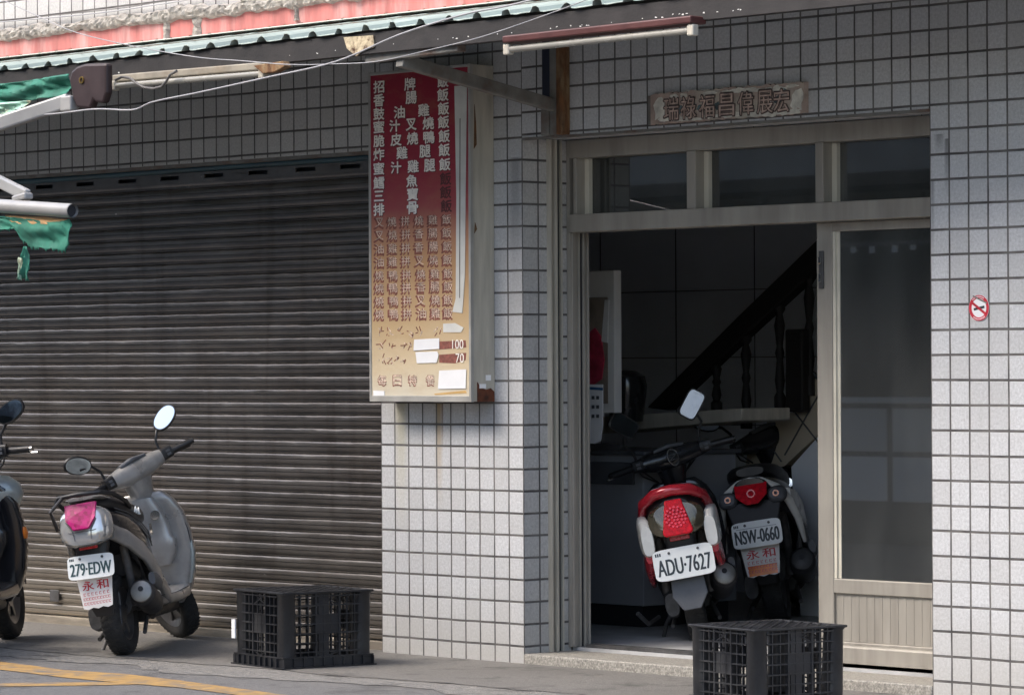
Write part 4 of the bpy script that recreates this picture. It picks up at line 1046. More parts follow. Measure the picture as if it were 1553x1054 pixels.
# the sides turn 56 degrees away from the line of sight
angx = math.atan2((RT*math.sin(R(56)) + FW*math.cos(R(56))).y, (RT*math.sin(R(56)) + FW*math.cos(R(56))).x)
cr1 = make_crate('crate', 'black plastic crate upturned beside the pillar in front of the shutter', (cb.x, cb.y, G), angx, 0.43, 0.46, 0.337, 1.0, True)
MB().box((-0.014, 0.405, 0.115), (-0.008, 0.436, 0.20)).build('white_tag', M_paper, cr1)
ct = AZ(1145, 954.5, G+0.337*0.96)
cr2 = make_crate('crate', 'black plastic crate upturned in the foreground before the doorway', (ct.x, ct.y, G), angx, 0.43, 0.46, 0.337, 0.96, True)

# ================================================================== SCOOTERS
def rot_axis(p, d, a): return Matrix.Translation(p) @ Matrix.Rotation(a, 4, Vector(d)) @ Matrix.Translation(-Vector(p))
def wheel(root, M, x, width, name, hub=True):
    r = 0.215; w = width/2
    tp = [(r-0.075, -w*0.75), (r-0.05, -w*0.98), (r-0.025, -w), (r-0.010, -w*0.80), (r-0.002, -w*0.45), (r, 0), (r-0.002, w*0.45), (r-0.010, w*0.80), (r-0.025, w), (r-0.05, w*0.98), (r-0.075, w*0.75)]
    wh = MB(M).lathe([(0.0, -w*0.5), (0.05, -w*0.55), (0.052, -w*0.35), (0.10, -w*0.20), (0.125, -w*0.6), (r-0.074, -w*0.78), (r-0.074, w*0.78), (0.125, w*0.6), (0.10, w*0.20), (0.052, w*0.35), (0.05, w*0.55), (0.0, w*0.5)], (x, 0, r), 'y', 40).build(name, M_rim, root, smooth=True)
    ty = MB(M).lathe(tp, (x, 0, r), 'y', 48)
    ty.build('tyre', M_tyre, wh, smooth=True)
    tr = MB(M)                                            # tread blocks
    for k in range(44):
        a = 2*math.pi*k/44
        for s_ in (-1, 1):
            a1_ = a + s_*0.03
            p0 = Vector((x + (r+0.001)*math.cos(a), s_*w*0.10, r + (r+0.001)*math.sin(a))); p1 = Vector((x + (r-0.008)*math.cos(a+0.09), s_*w*0.82, r + (r-0.008)*math.sin(a+0.09)))
            tr.bar(p0, p1, 0.011, 0.006, (math.cos(a), 0, math.sin(a)))
    tr.build('tread', M_tyre, wh)
    sp = MB(M)
    for k in range(5):
        a = 2*math.pi*k/5 + 0.3
        sp.bar((x+0.045*math.cos(a), 0, r+0.045*math.sin(a)), (x+0.135*math.cos(a), 0, r+0.135*math.sin(a)), 0.03, w*1.0, (0, 1, 0))
    sp.build('spokes', M_rim, wh, bevel=0.004)
    return wh
def plate_with_text(root, T, txt, w, h, ink, region_mark=True, txt_w=0.88, cy=-0.08):
    pl = MB(T); pts = []
    for k in range(24):
        a = 2*math.pi*k/24; ca, sa = math.cos(a), math.sin(a)
        pts.append((w/2*math.copysign(abs(ca)**0.28, ca), h/2*math.copysign(abs(sa)**0.28, sa), 0))
    pl.prism(pts, (0, 0, 0.004))
    pl = pl.build('license_plate', M_plate, root)
    mb = MB(T); g_ = fit_glyphs(txt, w*txt_w, h*0.52, 0.0, 0.0003)
    for n_, ox in enumerate((-0.0022, 0.0, 0.0022)): mb.mesh(g_, Matrix.Translation((ox, h*cy, 0.005+0.0002*n_)))
    mb.build('plate_number', ink, pl)
    mb = MB(T)
    for sx in (-0.22, 0.26): mb.disc((w*sx, h*0.36, 0.004), (0, 0, 1), 0.007, 0.005, 10)
    mb.build('plate_bolt', M_metaldk, pl)
    if region_mark:
        mb = MB(T)
        for k in range(3): mb.box((-w*0.45+k*w*0.035, h*0.30, 0.0042), (-w*0.425+k*w*0.035, h*0.40, 0.0048))
        mb.build('region_mark', M_ink, pl)
    return pl
def flap(root, T, w, h, ochre=False):
    """white dealer flap with red characters, narrower and scalloped at the foot"""
    mb = MB(T); pts = [(-w/2, h/2, 0), (w/2, h/2, 0)]
    pts += [(w*0.42, -h*0.30, 0)]
    for k in range(7): pts.append((w*0.40 - k*w*0.80/6, -h*0.5 + (0.0 if k % 2 else 0.008), 0))
    pts += [(-w*0.42, -h*0.30, 0)]
    f_ = mb.prism(pts, (0, 0, 0.003)).build('dealer_flap', M_flap, root)
    mb = MB(T); mb.mesh(fit_glyphs('永', w*0.33, h*0.27, 0.012, 0.0007), Matrix.Translation((-w*0.20, h*0.17, 0.004))); mb.mesh(fit_glyphs('和', w*0.33, h*0.27, 0.012, 0.0007), Matrix.Translation((w*0.20, h*0.17, 0.004)))
    for r_, (n, hh) in enumerate(((7, 0.10), (10, 0.09), (9, 0.09))):
        for k in range(n):
            x = (-0.38 + 0.76*(k+0.5)/n)*w; y_ = h*(-0.07 - 0.13*r_)
            mb.box((x-w*0.028, y_-h*hh*0.45, 0.0032), (x-w*0.012, y_+h*hh*0.45, 0.0038)); mb.box((x+w*0.004, y_-h*hh*0.45, 0.0032), (x+w*0.026, y_-h*hh*0.25, 0.0038)); mb.box((x+w*0.004, y_+h*hh*0.2, 0.0032), (x+w*0.026, y_+h*hh*0.45, 0.0038))
    mb.build('flap_lettering', M_inkred, f_)
    if ochre:
        MB(T).box((-w*0.36, -h*0.46, 0.0030), (w*0.36, -h*0.16, 0.0034)).build('ochre_stripe', M_amber, f_)
    return f_
REAR = lambda x, z, tilt: Matrix.Translation((x, 0, z)) @ Matrix.Rotation(R(-90), 4, 'Z') @ Matrix.Rotation(R(90-tilt), 4, 'X')  # a face looking backwards

def make_scooter(name, label, loc, head, lean, steer, scale, st):
    t = thing(name, label, 'scooter', loc, 'parked motor scooters', world_parts=False)
    t.rotation_euler = (-lean, 0, head); t.scale = (scale,)*3
    body, cowl = st['body'], st.get('cowl', st['body'])
    P0 = Vector((1.17, 0, 0.215)); AX = Vector((-0.44, 0, 0.90)).normalized()
    S = rot_axis(P0, AX, steer)
    wheel(t, None, 0.0, 0.105, 'rear_wheel')
    wheel(t, S, 1.20, 0.10, 'front_wheel')
    # ---- front end that turns with the bars
    mb = MB(S)
    for s_ in (-1, 1): mb.tube([(1.20, s_*0.075, 0.215), (1.12, s_*0.075, 0.40), (1.06, s_*0.06, 0.50)], 0.017, 10)
    mb.tube([(1.06, 0, 0.48), (0.86, 0, 0.88)], 0.024, 12)
    mb.build('fork', M_metaldk, t, smooth=True)
    mb = MB(S); n = 16; prevr = None
    for i in range(n+1):
        a = R(15 + 135*i/n); ring = []
        for yy, dr in ((-0.066, -0.035), (-0.060, 0.0), (-0.03, 0.012), (0.03, 0.012), (0.060, 0.0), (0.066, -0.035)):
            rr_ = 0.238 + dr; ring.append(mb.v((1.20 + rr_*math.cos(a), yy, 0.215 + rr_*math.sin(a))))
        if prevr:
            for k in range(5): mb.face([prevr[k], prevr[k+1], ring[k+1], ring[k]])
        prevr = ring
    fd = mb.build('front_fender', body, t, smooth=True); md = fd.modifiers.new('thick', 'SOLIDIFY'); md.thickness = 0.004
    # handlebar cowl: wide across, drawn down into a neck
    mb = MB(S)
    hb = Vector((0.80, 0, 0.955))
    ck = st.get('cowl_k', 1.0)
    mb.loft([(yy*(1+0.12*(ck-1)), hb.x+xx, hb.z+zz-0.02*(ck-1), hx*ck**0.5, hz*ck) for yy, xx, zz, hx, hz in ((-0.215, -0.030, 0.005, 0.028, 0.030), (-0.15, -0.015, 0.005, 0.045, 0.045), (-0.07, 0.015, 0.0, 0.075, 0.062), (0.0, 0.025, 0.0, 0.088, 0.070), (0.07, 0.015, 0.0, 0.075, 0.062), (0.15, -0.015, 0.005, 0.045, 0.045), (0.215, -0.030, 0.005, 0.028, 0.030))], 22, 2.5, 'xz')
    hc = mb.build('handlebar_cowl', cowl, t, smooth=True)
    MB(S).loft([(0.955, hb.x+0.015, 0, 0.072, 0.105), (0.90, hb.x+0.03, 0, 0.068, 0.085), (0.84, hb.x+0.055, 0, 0.062, 0.068), (0.78, hb.x+0.085, 0, 0.060, 0.062)], 22, 2.4, 'xy').build('cowl_neck', cowl, hc, smooth=True)
    MB(S).loft([(-0.085, hb.x-0.010, hb.z+0.055, 0.03, 0.012), (0.0, hb.x-0.010, hb.z+0.066, 0.045, 0.014), (0.085, hb.x-0.010, hb.z+0.055, 0.03, 0.012)], 16, 3, 'xz').build('instrument_panel', M_greyplastic, hc, smooth=True)
    MB(S).loft([(hb.x+0.10, 0, hb.z-0.005, 0.075, 0.045), (hb.x+0.118, 0, hb.z-0.005, 0.055, 0.032)], 20, 2.4, 'yz').build('headlight', M_clearlens, hc, smooth=True)
    mb = MB(S)
    for s_, k_ in ((-1, 0.0), (1, 0.0), (1, 0.03), (-1, 0.025)): mb.tube([(hb.x+0.03, s_*0.19, hb.z-0.01), (hb.x+0.10+k_, s_*0.15, hb.z-0.03-k_), (hb.x+0.13+k_, s_*0.08, hb.z-0.11), (hb.x+0.10, s_*0.03, hb.z-0.20)], 0.0045, 6)
    mb.build('control_cable', M_black, t, smooth=True)
    for s_ in (-1, 1):
        g_ = MB(S).tube([(hb.x-0.035, s_*0.215, hb.z+0.005), (hb.x-0.068, s_*0.350, hb.z+0.0)], 0.0185, 14).build('handle_grip', M_black, t, smooth=True)
        MB(S).tube([(hb.x-0.0685, s_*0.351, hb.z), (hb.x-0.072, s_*0.365, hb.z)], 0.015, 12).build('grip_end', st.get('grip_end', M_black), g_, smooth=True)
        MB(S).loft([(s_*0.165, hb.x-0.035, hb.z+0.008, 0.034, 0.036, 4), (s_*0.225, hb.x-0.046, hb.z+0.008, 0.030, 0.032, 4)], 16, 4, 'xz').build('switch_housing', M_black, hc, smooth=True)
        mb = MB(S)
        for k in range(2): mb.box((hb.x-0.082, s_*0.196-0.011, hb.z-0.010+k*0.020), (hb.x-0.072, s_*0.196+0.011, hb.z+0.004+k*0.020))
        mb.build('switch_button', M_greyplastic, hc)
        MB(S).tube([(hb.x+0.02, s_*0.21, hb.z-0.005), (hb.x+0.045, s_*0.26, hb.z-0.01), (hb.x+0.0, s_*0.37, hb.z-0.02)], [0.008, 0.007, 0.006], 8).build('brake_lever', st.get('lever', M_black), t, smooth=True)
        # mirror
        mh = Vector((hb.x-0.02, s_*st.get('mir_y', 0.30), hb.z+st.get('mir_z', 0.20)))
        mr = MB(S).tube([(hb.x-0.005, s_*0.185, hb.z+0.02), (hb.x-0.005, s_*0.19, hb.z+0.09), (hb.x-0.012, s_*0.225, hb.z+0.14), tuple(mh - Vector((0, 0, 0.03)))], 0.0075, 8).build('mirror_stem', M_black, t, smooth=True)
        tilt = st.get('mir_tilt', 12) if s_ < 0 else st.get('mir_tilt_left', -6)
        Rm = Matrix.Translation(mh) @ Matrix.Rotation(R(s_*st.get('mir_roll', 28)), 4, 'X') @ Matrix.Rotation(R(s_*6), 4, 'Z') @ Matrix.Rotation(R(tilt), 4, 'Y')
        ee = 5.0 if st.get('mir_angular') else 2.2
        MB(S @ Rm).loft([(-0.012, 0, 0, 0.082, 0.050, ee), (0.0, 0, 0, 0.085, 0.053, ee), (0.014, 0, 0, 0.070, 0.042, ee), (0.024, 0, 0, 0.035, 0.02, ee)], 28, 2.2, 'yz').build('mirror_shell', M_black, mr, smooth=True)
        MB(S @ Rm).loft([(-0.0135, 0, 0, 0.076, 0.045, ee), (-0.0125, 0, 0, 0.076, 0.045, ee)], 28, 2.2, 'yz').build('mirror_glass', M_mirror, mr)
    # ---- leg shield and floor
    if st.get('fairing'):
        MB().loft([(0.655, 0.955, 0, 0.045, 0.150), (0.69, 0.955, 0, 0.085, 0.205), (0.75, 0.95, 0, 0.105, 0.228), (0.80, 0.945, 0, 0.095, 0.215), (0.84, 0.935, 0, 0.065, 0.165), (0.855, 0.93, 0, 0.03, 0.09)], 28, 2.5, 'xy').build('front_fairing', st['fairing'], t, smooth=True)
        MB().loft([(0.515, 0.955, -0.219, 0.018, 0.010), (0.545, 0.952, -0.222, 0.026, 0.014), (0.575, 0.948, -0.219, 0.018, 0.010)], 14, 2.2, 'xy').build('side_reflector', M_amber, t, smooth=True)
    MB().loft([(0.20, 1.00, 0, 0.030, 0.10), (0.27, 0.99, 0, 0.050, 0.165), (0.36, 0.985, 0, 0.050, 0.200), (0.48, 0.97, 0, 0.052, 0.222), (0.60, 0.945, 0, 0.050, 0.220), (0.70, 0.92, 0, 0.046, 0.205), (0.775, 0.895, 0, 0.042, 0.170), (0.815, 0.885, 0, 0.034, 0.130), (0.828, 0.88, 0, 0.02, 0.115)], 32, 4.0, 'xy').build('leg_shield', body, t, smooth=True)
    mb = MB()
    for s_ in (-1, 1):
        mb.tube([(0.905, s_*0.145, 0.80), (0.895, s_*0.190, 0.70), (0.915, s_*0.214, 0.60), (0.935, s_*0.217, 0.48), (0.95, s_*0.196, 0.36)], 0.0022, 6)
        mb.tube([(0.30, s_*0.165, 0.27), (0.60, s_*0.168, 0.268), (0.90, s_*0.168, 0.285)], 0.0022, 6)
    mb.build('panel_seam', M_darkgap, t)
    ib = MB().loft([(0.42, 0.895, 0, 0.030, 0.10), (0.50, 0.885, 0, 0.040, 0.145), (0.56, 0.875, 0, 0.045, 0.150), (0.575, 0.865, 0, 0.030, 0.135), (0.66, 0.86, 0, 0.045, 0.125), (0.75, 0.845, 0, 0.045, 0.095), (0.80, 0.835, 0, 0.035, 0.07)], 24, 3.4, 'xy').build('glove_box', body, t, smooth=True)
    MB().disc((0.803, -0.075, 0.70), (-1, 0, 0.1), 0.026, 0.008, 18).build('key_lock', M_chrome, ib)
    for s_ in (-1, 1):
        MB().loft([(0.50, 1.03, s_*0.155, 0.022, 0.030), (0.545, 1.025, s_*0.165, 0.025, 0.038), (0.59, 1.01, s_*0.165, 0.018, 0.022)], 14, 2.4, 'xy').build('front_turn_signal', st.get('front_ind', M_clearlens), t, smooth=True)
    MB().loft([(0.28, 0, 0.245, 0.13, 0.035), (0.45, 0, 0.245, 0.155, 0.035), (0.75, 0, 0.245, 0.165, 0.035), (0.95, 0, 0.265, 0.165, 0.045)], 24, 4.0, 'yz').build('floorboard', st.get('floor', body), t, smooth=True)
    MB().loft([(0.30, 0, 0.19, 0.09, 0.04), (0.95, 0, 0.20, 0.09, 0.04)], 16, 3.5, 'yz').build('belly_pan', M_black, t, smooth=True)
    # ---- body, seat
    MB().loft([(0.46, 0, 0.47, 0.105, 0.20), (0.38, 0, 0.50, 0.135, 0.20), (0.24, 0, 0.55, 0.158, 0.175), (0.08, 0, 0.61, 0.172, 0.13), (-0.08, 0, 0.655, 0.172, 0.105), (-0.22, 0, 0.69, 0.150, 0.085), (-0.31, 0, 0.71, 0.118, 0.070), (-0.36, 0, 0.72, 0.075, 0.05)], 30, 2.7, 'yz').build('body_panel', st.get('tailbody', body), t, smooth=True)
    # swoosh panels: a lighter band from the tail down to the floor on each side
    for s_ in (-1, 1):
        MB().loft([(-0.30, s_*0.112, 0.655, 0.020, 0.045), (-0.15, s_*0.155, 0.600, 0.020, 0.048), (0.05, s_*0.175, 0.520, 0.020, 0.052), (0.22, s_*0.172, 0.430, 0.020, 0.060), (0.38, s_*0.160, 0.330, 0.020, 0.062), (0.52, s_*0.150, 0.262, 0.018, 0.045)], 16, 2.6, 'yz').build('side_panel', st.get('side', body), t, smooth=True)
    seat = MB().loft([(0.50, 0, 0.69, 0.075, 0.028), (0.45, 0, 0.705, 0.105, 0.048), (0.30, 0, 0.725, 0.135, 0.055), (0.12, 0, 0.745, 0.150, 0.055), (0.0, 0, 0.765, 0.150, 0.055), (-0.12, 0, 0.785, 0.140, 0.050), (-0.22, 0, 0.80, 0.115, 0.040), (-0.28, 0, 0.805, 0.07, 0.022)], 26, 2.8, 'yz').build('seat', M_vinyl, t, smooth=True)
    # ---- chassis below
    MB().loft([(0.36, 0, 0.33, 0.07, 0.07), (0.22, 0, 0.31, 0.10, 0.10), (0.10, 0.03, 0.30, 0.09, 0.10)], 16, 3, 'yz').build('engine', M_metaldk, t, smooth=True)
    MB().loft([(0.34, 0.095, 0.27, 0.035, 0.085), (0.18, 0.105, 0.255, 0.040, 0.090), (0.0, 0.110, 0.225, 0.040, 0.085), (-0.07, 0.110, 0.215, 0.035, 0.060)], 18, 2.8, 'yz').build('transmission_case', M_metaldk, t, smooth=True)
    MB().loft([(0.18, -0.02, 0.44, 0.09, 0.07), (-0.02, -0.02, 0.47, 0.09, 0.06)], 14, 4, 'yz').build('inner_fender', M_black, t, smooth=True)
    mb = MB()
    mb.tube([(-0.01, 0.125, 0.25), (-0.10, 0.12, 0.58)], 0.024, 12); mb.tube([(0.01, -0.10, 0.25), (-0.09, -0.11, 0.58)], 0.022, 12)
    mb.build('shock_absorber', M_metaldk, t, smooth=True)
    # muffler
    m0, m1 = Vector((0.24, -0.14, 0.22)), Vector((-0.13, -0.178, 0.315))
    if st.get('muf_high'): m1 = Vector((-0.15, -0.19, 0.33))
    d = (m1-m0).normalized()
    mf = MB().tube([tuple(m0), tuple(m0+d*0.06), tuple(m0+d*0.12), tuple(m1-d*0.05), tuple(m1-d*0.012), tuple(m1)], [0.030, 0.056, 0.066, 0.070, 0.068, 0.058], 24).build('muffler', M_muf, t, smooth=True)
    MB().tube([tuple(m1), tuple(m1+d*0.012), tuple(m1+d*0.016)], [0.058, 0.056, 0.048], 24).build('muffler_cap', st.get('muf_cap', M_mufcap), mf, smooth=True)
    MB().disc(tuple(m1+d*0.0165+Vector((0, 0, 0.012))), tuple(d), 0.014, 0.003, 14).build('tail_pipe', M_darkgap, mf)
    sh = MB().loft([(0.14, -0.205, 0.345, 0.020, 0.040), (0.03, -0.222, 0.355, 0.022, 0.045), (-0.09, -0.235, 0.375, 0.018, 0.032)], 14, 2.6, 'yz').build('heat_shield', M_greyplastic, mf, smooth=True)
    MB().tube([(0.36, -0.05, 0.20), (0.30, -0.10, 0.17), (0.24, -0.14, 0.21)], 0.018, 10).build('exhaust_pipe', M_metaldk, t, smooth=True)
    # stands
    MB().tube([(0.42, 0.09, 0.20), (0.33, 0.17, 0.10), (0.25, 0.225, st.get('stand_z', -0.03))], 0.011, 8).build('side_stand', M_metaldk, t, smooth=True)
    mb = MB(); mb.tube([(0.22, 0.10, 0.17), (0.02, 0.13, 0.10)], 0.012, 8); mb.tube([(0.22, -0.09, 0.17), (0.02, -0.12, 0.10)], 0.012, 8); mb.build('centre_stand', M_metaldk, t, smooth=True)
    # tail: fender, reflector, plate
    tail = MB().loft([(0.64, -0.27, 0, 0.055, 0.105), (0.56, -0.295, 0, 0.035, 0.085), (0.46, -0.30, 0, 0.022, 0.070), (0.36, -0.29, 0, 0.014, 0.065), (0.27, -0.275, 0, 0.008, 0.062), (0.225, -0.265, 0, 0.006, 0.045)], 18, 3.4, 'xy').build('rear_fender', st.get('fender', M_black), t, smooth=True)
    st['tail'](t, tail)
    return t

# ---- tail of the grey scooter
def tail_grey(t, tail):
    T = REAR(-0.372, 0.705, 12) @ Matrix.Scale(1.22, 4)
    MB(T).loft([(-0.04, 0, 0, 0.115, 0.085, 3.0), (0.0, 0, -0.005, 0.112, 0.088, 3.0), (0.03, 0, -0.008, 0.095, 0.078, 3.0), (0.042, 0, -0.008, 0.07, 0.055, 3.0)], 26, 3, 'xy').build('rear_lens', M_clearlens, t, smooth=True)
    MB(T).prism([(-0.072, 0.092, 0.018), (0.072, 0.092, 0.018), (0.066, 0.02, 0.044), (0.035, -0.028, 0.048), (-0.035, -0.028, 0.048), (-0.066, 0.02, 0.044)], (0, 0, 0.012)).build('tail_light', M_pinklens, t, bevel=0.006)
    mb = MB(T)
    for s_ in (-1, 1): mb.tube([(s_*0.068, 0.015, 0.047), (s_*0.040, -0.030, 0.049), (s_*0.036, -0.070, 0.042)], 0.0018, 6)
    mb.tube([(-0.11, -0.02, 0.02), (-0.05, -0.034, 0.046), (0.05, -0.034, 0.046), (0.11, -0.02, 0.02)], 0.0018, 6)
    mb.build('lens_seam', M_greyplastic, t)
    mb = MB()
    for k in range(3): mb.tube([(-0.20, -0.128-0.004*k, 0.770-0.018*k), (-0.05, -0.157-0.003*k, 0.735-0.02*k), (0.12, -0.168-0.001*k, 0.680-0.02*k), (0.28, -0.157, 0.625-0.02*k), (0.38, -0.140, 0.58-0.02*k)], 0.0032, 6)
    mb.build('flank_stripe', M_greyplastic, t)
    mb = MB()
    mb.tube([(0.02, -0.152, 0.765), (-0.10, -0.165, 0.80), (-0.28, -0.155, 0.845), (-0.38, -0.11, 0.865), (-0.42, 0, 0.868), (-0.38, 0.11, 0.865), (-0.28, 0.155, 0.845), (-0.10, 0.165, 0.80), (0.02, 0.152, 0.765)], 0.012, 10)
    mb.tube([(-0.40, 0.085, 0.862), (-0.415, 0.155, 0.80), (-0.36, 0.15, 0.70)], 0.010, 8)
    mb.build('grab_rail', M_black, t, smooth=True)
    MB().loft([(-0.10, 0, 0.815, 0.11, 0.010), (-0.30, 0, 0.842, 0.10, 0.012), (-0.36, 0, 0.845, 0.07, 0.008)], 16, 3, 'yz').build('rear_rack', M_silver, t, smooth=True)
    T2 = REAR(-0.358, 0.60, 8); MB(T2).box((-0.05, -0.02, 0), (0.05, 0.02, 0.008)).build('reflector', M_reflect, tail, bevel=0.003)
    plate_with_text(t, REAR(-0.375, 0.490, 10) @ Matrix.Rotation(R(-2), 4, 'Z'), '279·EDW', 0.250, 0.125, M_inkgreen)
    flap(t, REAR(-0.350, 0.362, 6), 0.195, 0.185)
    # white handwritten-style badge on the seat flank
    mb = MB(); Tb = Matrix.Translation((0.13, -0.156, 0.735)) @ Matrix.Rotation(R(90), 4, 'X') @ Matrix.Rotation(R(-10), 4, 'Z')
    mb.tube([(Tb @ Vector(p)) for p in ((-0.05, -0.01, 0), (-0.03, 0.02, 0.002), (-0.025, -0.012, 0.002), (0.0, 0.012, 0.002), (0.01, -0.012, 0.002), (0.03, 0.022, 0.002), (0.035, -0.01, 0.002), (0.06, -0.005, 0))], 0.004, 6); mb.build('seat_script', M_plate, t)
    MB().box((0.30, -0.162, 0.60), (0.36, -0.158, 0.66)).build('sticker_patch', M_clearlens, t)
    MB().loft([(0.30, 0.955, -0.172, 0.012, 0.010), (0.38, 0.950, -0.200, 0.024, 0.012), (0.46, 0.945, -0.214, 0.020, 0.012), (0.53, 0.935, -0.216, 0.008, 0.008)], 14, 2.4, 'xy').build('side_emblem', M_bluepaint, t, smooth=True)

def tail_red(t, tail):
    # thick red loop rail
    MB().tube([(-0.02, -0.165, 0.64), (-0.12, -0.180, 0.69), (-0.26, -0.155, 0.765), (-0.34, -0.09, 0.805), (-0.36, 0, 0.815), (-0.34, 0.09, 0.805), (-0.26, 0.155, 0.765), (-0.12, 0.180, 0.69), (-0.02, 0.165, 0.64)], [0.018, 0.024, 0.028, 0.030, 0.030, 0.030, 0.028, 0.024, 0.018], 14).build('grab_rail', M_redpaint, t, smooth=True)
    T = REAR(-0.365, 0.665, 16) @ Matrix.Scale(1.14, 4)
    MB(T).loft([(-0.05, 0, 0, 0.130, 0.075, 2.6), (0.0, 0, 0.0, 0.128, 0.080, 2.6), (0.025, 0, 0.005, 0.10, 0.062, 2.6)], 26, 2.6, 'xy').build('rear_lens', M_smokelens, t, smooth=True)
    MB(T).prism([(-0.038, 0.085, 0.015), (0.038, 0.085, 0.015), (0.070, -0.070, 0.026), (0.058, -0.085, 0.028), (-0.058, -0.085, 0.028), (-0.070, -0.070, 0.026)], (0, 0, 0.012)).build('tail_light', M_redlens, t, bevel=0.006)
    mb = MB(T)
    for ring_, n_ in ((0.0, 1), (0.016, 6), (0.032, 11), (0.046, 16)):
        for k in range(n_): mb.disc((ring_*math.cos(2*math.pi*k/n_), ring_*math.sin(2*math.pi*k/n_), 0.0365), (0, 0, 1), 0.0055, 0.003, 8)
    mb.build('lens_dots', mat('bright_red_lens_dots', (0.80, 0.03, 0.06), 0.2, bmp=0, obj=True), t)
    for s_ in (-1, 1):
        MB().loft([(-0.37, s_*0.165, 0.575, 0.030, 0.075), (-0.33, s_*0.168, 0.585, 0.036, 0.098), (-0.20, s_*0.182, 0.60, 0.034, 0.105), (-0.06, s_*0.192, 0.62, 0.022, 0.08), (0.10, s_*0.190, 0.60, 0.015, 0.05)], 16, 3.2, 'yz').build('white_side_panel', M_whitepaint, t, smooth=True)
        MB().loft([(-0.34, s_*0.168, 0.50, 0.022, 0.040), (-0.20, s_*0.182, 0.455, 0.026, 0.065), (-0.05, s_*0.190, 0.40, 0.018, 0.055), (0.10, s_*0.188, 0.34, 0.014, 0.03)], 16, 3, 'yz').build('red_lower_panel', M_redpaint, t, smooth=True)
    MB(REAR(-0.36, 0.575, 8)).box((-0.052, -0.022, 0), (0.052, 0.022, 0.008)).build('reflector', M_reflect, tail, bevel=0.003)
    plate_with_text(t, REAR(-0.41, 0.440, 14), 'ADU·7627', 0.315, 0.165, M_ink)
    MB(REAR(-0.37, 0.285, 12)).prism([(-0.085, 0.075, 0), (0.085, 0.075, 0), (0.092, -0.02, 0), (0.045, -0.095, 0), (-0.045, -0.095, 0), (-0.092, -0.02, 0)], (0, 0, 0.012)).build('grey_mudguard', M_greyplastic, tail, bevel=0.005)
    Tb = rot_axis(Vector((1.17, 0, 0.215)), Vector((-0.44, 0, 0.90)).normalized(), R(14)) @ REAR(0.715, 0.955, 14)
    mb = MB(Tb); mb.disc((0, 0, 0), (0, 0, 1), 0.052, 0.006, 28, rin=0.043, sy=0.62); mb.bar((-0.022, 0.014, 0.004), (0.022, 0.014, 0.004), 0.005, 0.005, (0, 1, 0)); mb.bar((0.022, 0.014, 0.004), (-0.022, -0.014, 0.004), 0.005, 0.005, (0, 1, 0)); mb.bar((-0.022, -0.014, 0.004), (0.022, -0.014, 0.004), 0.005, 0.005, (0, 1, 0))
    mb.build('oval_badge', M_chrome, t)
    mb = MB(); mb.tube([(0.20, 0.20, 0.15), (0.08, 0.255, 0.13), (0.0, 0.30, 0.20)], 0.012, 8); mb.build('kick_starter', M_metaldk, t, smooth=True)

def tail_black(t, tail):
    T = REAR(-0.36, 0.675, 14)
    mb = MB(T); pts = []
    # white trim: arch over the lamp running down both flanks
    arch = [(-0.205, -0.20), (-0.20, -0.10), (-0.175, -0.02), (-0.13, 0.045), (-0.06, 0.085), (0, 0.092), (0.06, 0.085), (0.13, 0.045), (0.175, -0.02), (0.20, -0.10), (0.205, -0.20)]
    zz = [-0.30, -0.19, -0.10, -0.04, 0.0, 0.006, 0.0, -0.04, -0.10, -0.19, -0.30]
    mb.tube([(x, y_, z_) for (x, y_), z_ in zip(arch, zz)], [0.010, 0.020, 0.024, 0.018, 0.012, 0.011, 0.012, 0.018, 0.024, 0.020, 0.010], 12)
    mb.build('white_trim', M_whitepaint, t, smooth=True)
    for s_ in (-1, 1):
        MB().loft([(-0.27, s_*0.170, 0.66, 0.018, 0.035), (-0.12, s_*0.188, 0.62, 0.020, 0.060), (0.06, s_*0.195, 0.56, 0.016, 0.062), (0.22, s_*0.188, 0.50, 0.010, 0.03)], 16, 2.8, 'yz').build('white_side_panel', M_whitepaint, t, smooth=True)
    MB(T).prism([(-0.085, 0.070, 0.0), (0.085, 0.070, 0.0), (0.080, 0.0, 0.02), (0.03, -0.045, 0.028), (-0.03, -0.045, 0.028), (-0.080, 0.0, 0.02)], (0, 0, 0.014)).build('tail_light', M_redlens, t, bevel=0.006)
    MB(T).disc((0, 0.012, 0.030), (0, 0, 1), 0.022, 0.006, 20, rin=0.015).build('lens_ring', mat('bright_red_ring', (0.85, 0.08, 0.06), 0.2, bmp=0, obj=True), t)
    for s_ in (-1, 1):
        MB(T).loft([(-0.03, s_*0.128, 0.005, 0.050, 0.045, 2.4), (0.0, s_*0.126, 0.0, 0.046, 0.040, 2.4), (0.012, s_*0.124, 0.0, 0.034, 0.028, 2.4)], 18, 2.4, 'xy').build('turn_lens', M_greyplastic, t, smooth=True)
        MB(T).disc((s_*0.124, 0.0, 0.012), (0, 0, 1), 0.017, 0.006, 20, rin=0.009).build('turn_ring', M_amber, t)
    MB(REAR(-0.365, 0.60, 10)).prism([(-0.15, 0.06, -0.03), (0.15, 0.06, -0.03), (0.11, -0.09, 0), (-0.11, -0.09, 0)], (0, 0, 0.02)).build('plate_bracket', M_black, tail, bevel=0.008)
    plate_with_text(t, REAR(-0.40, 0.490, 12), 'NSW-0660', 0.255, 0.135, M_ink)
    flap(t, REAR(-0.378, 0.358, 8), 0.205, 0.175, ochre=True)

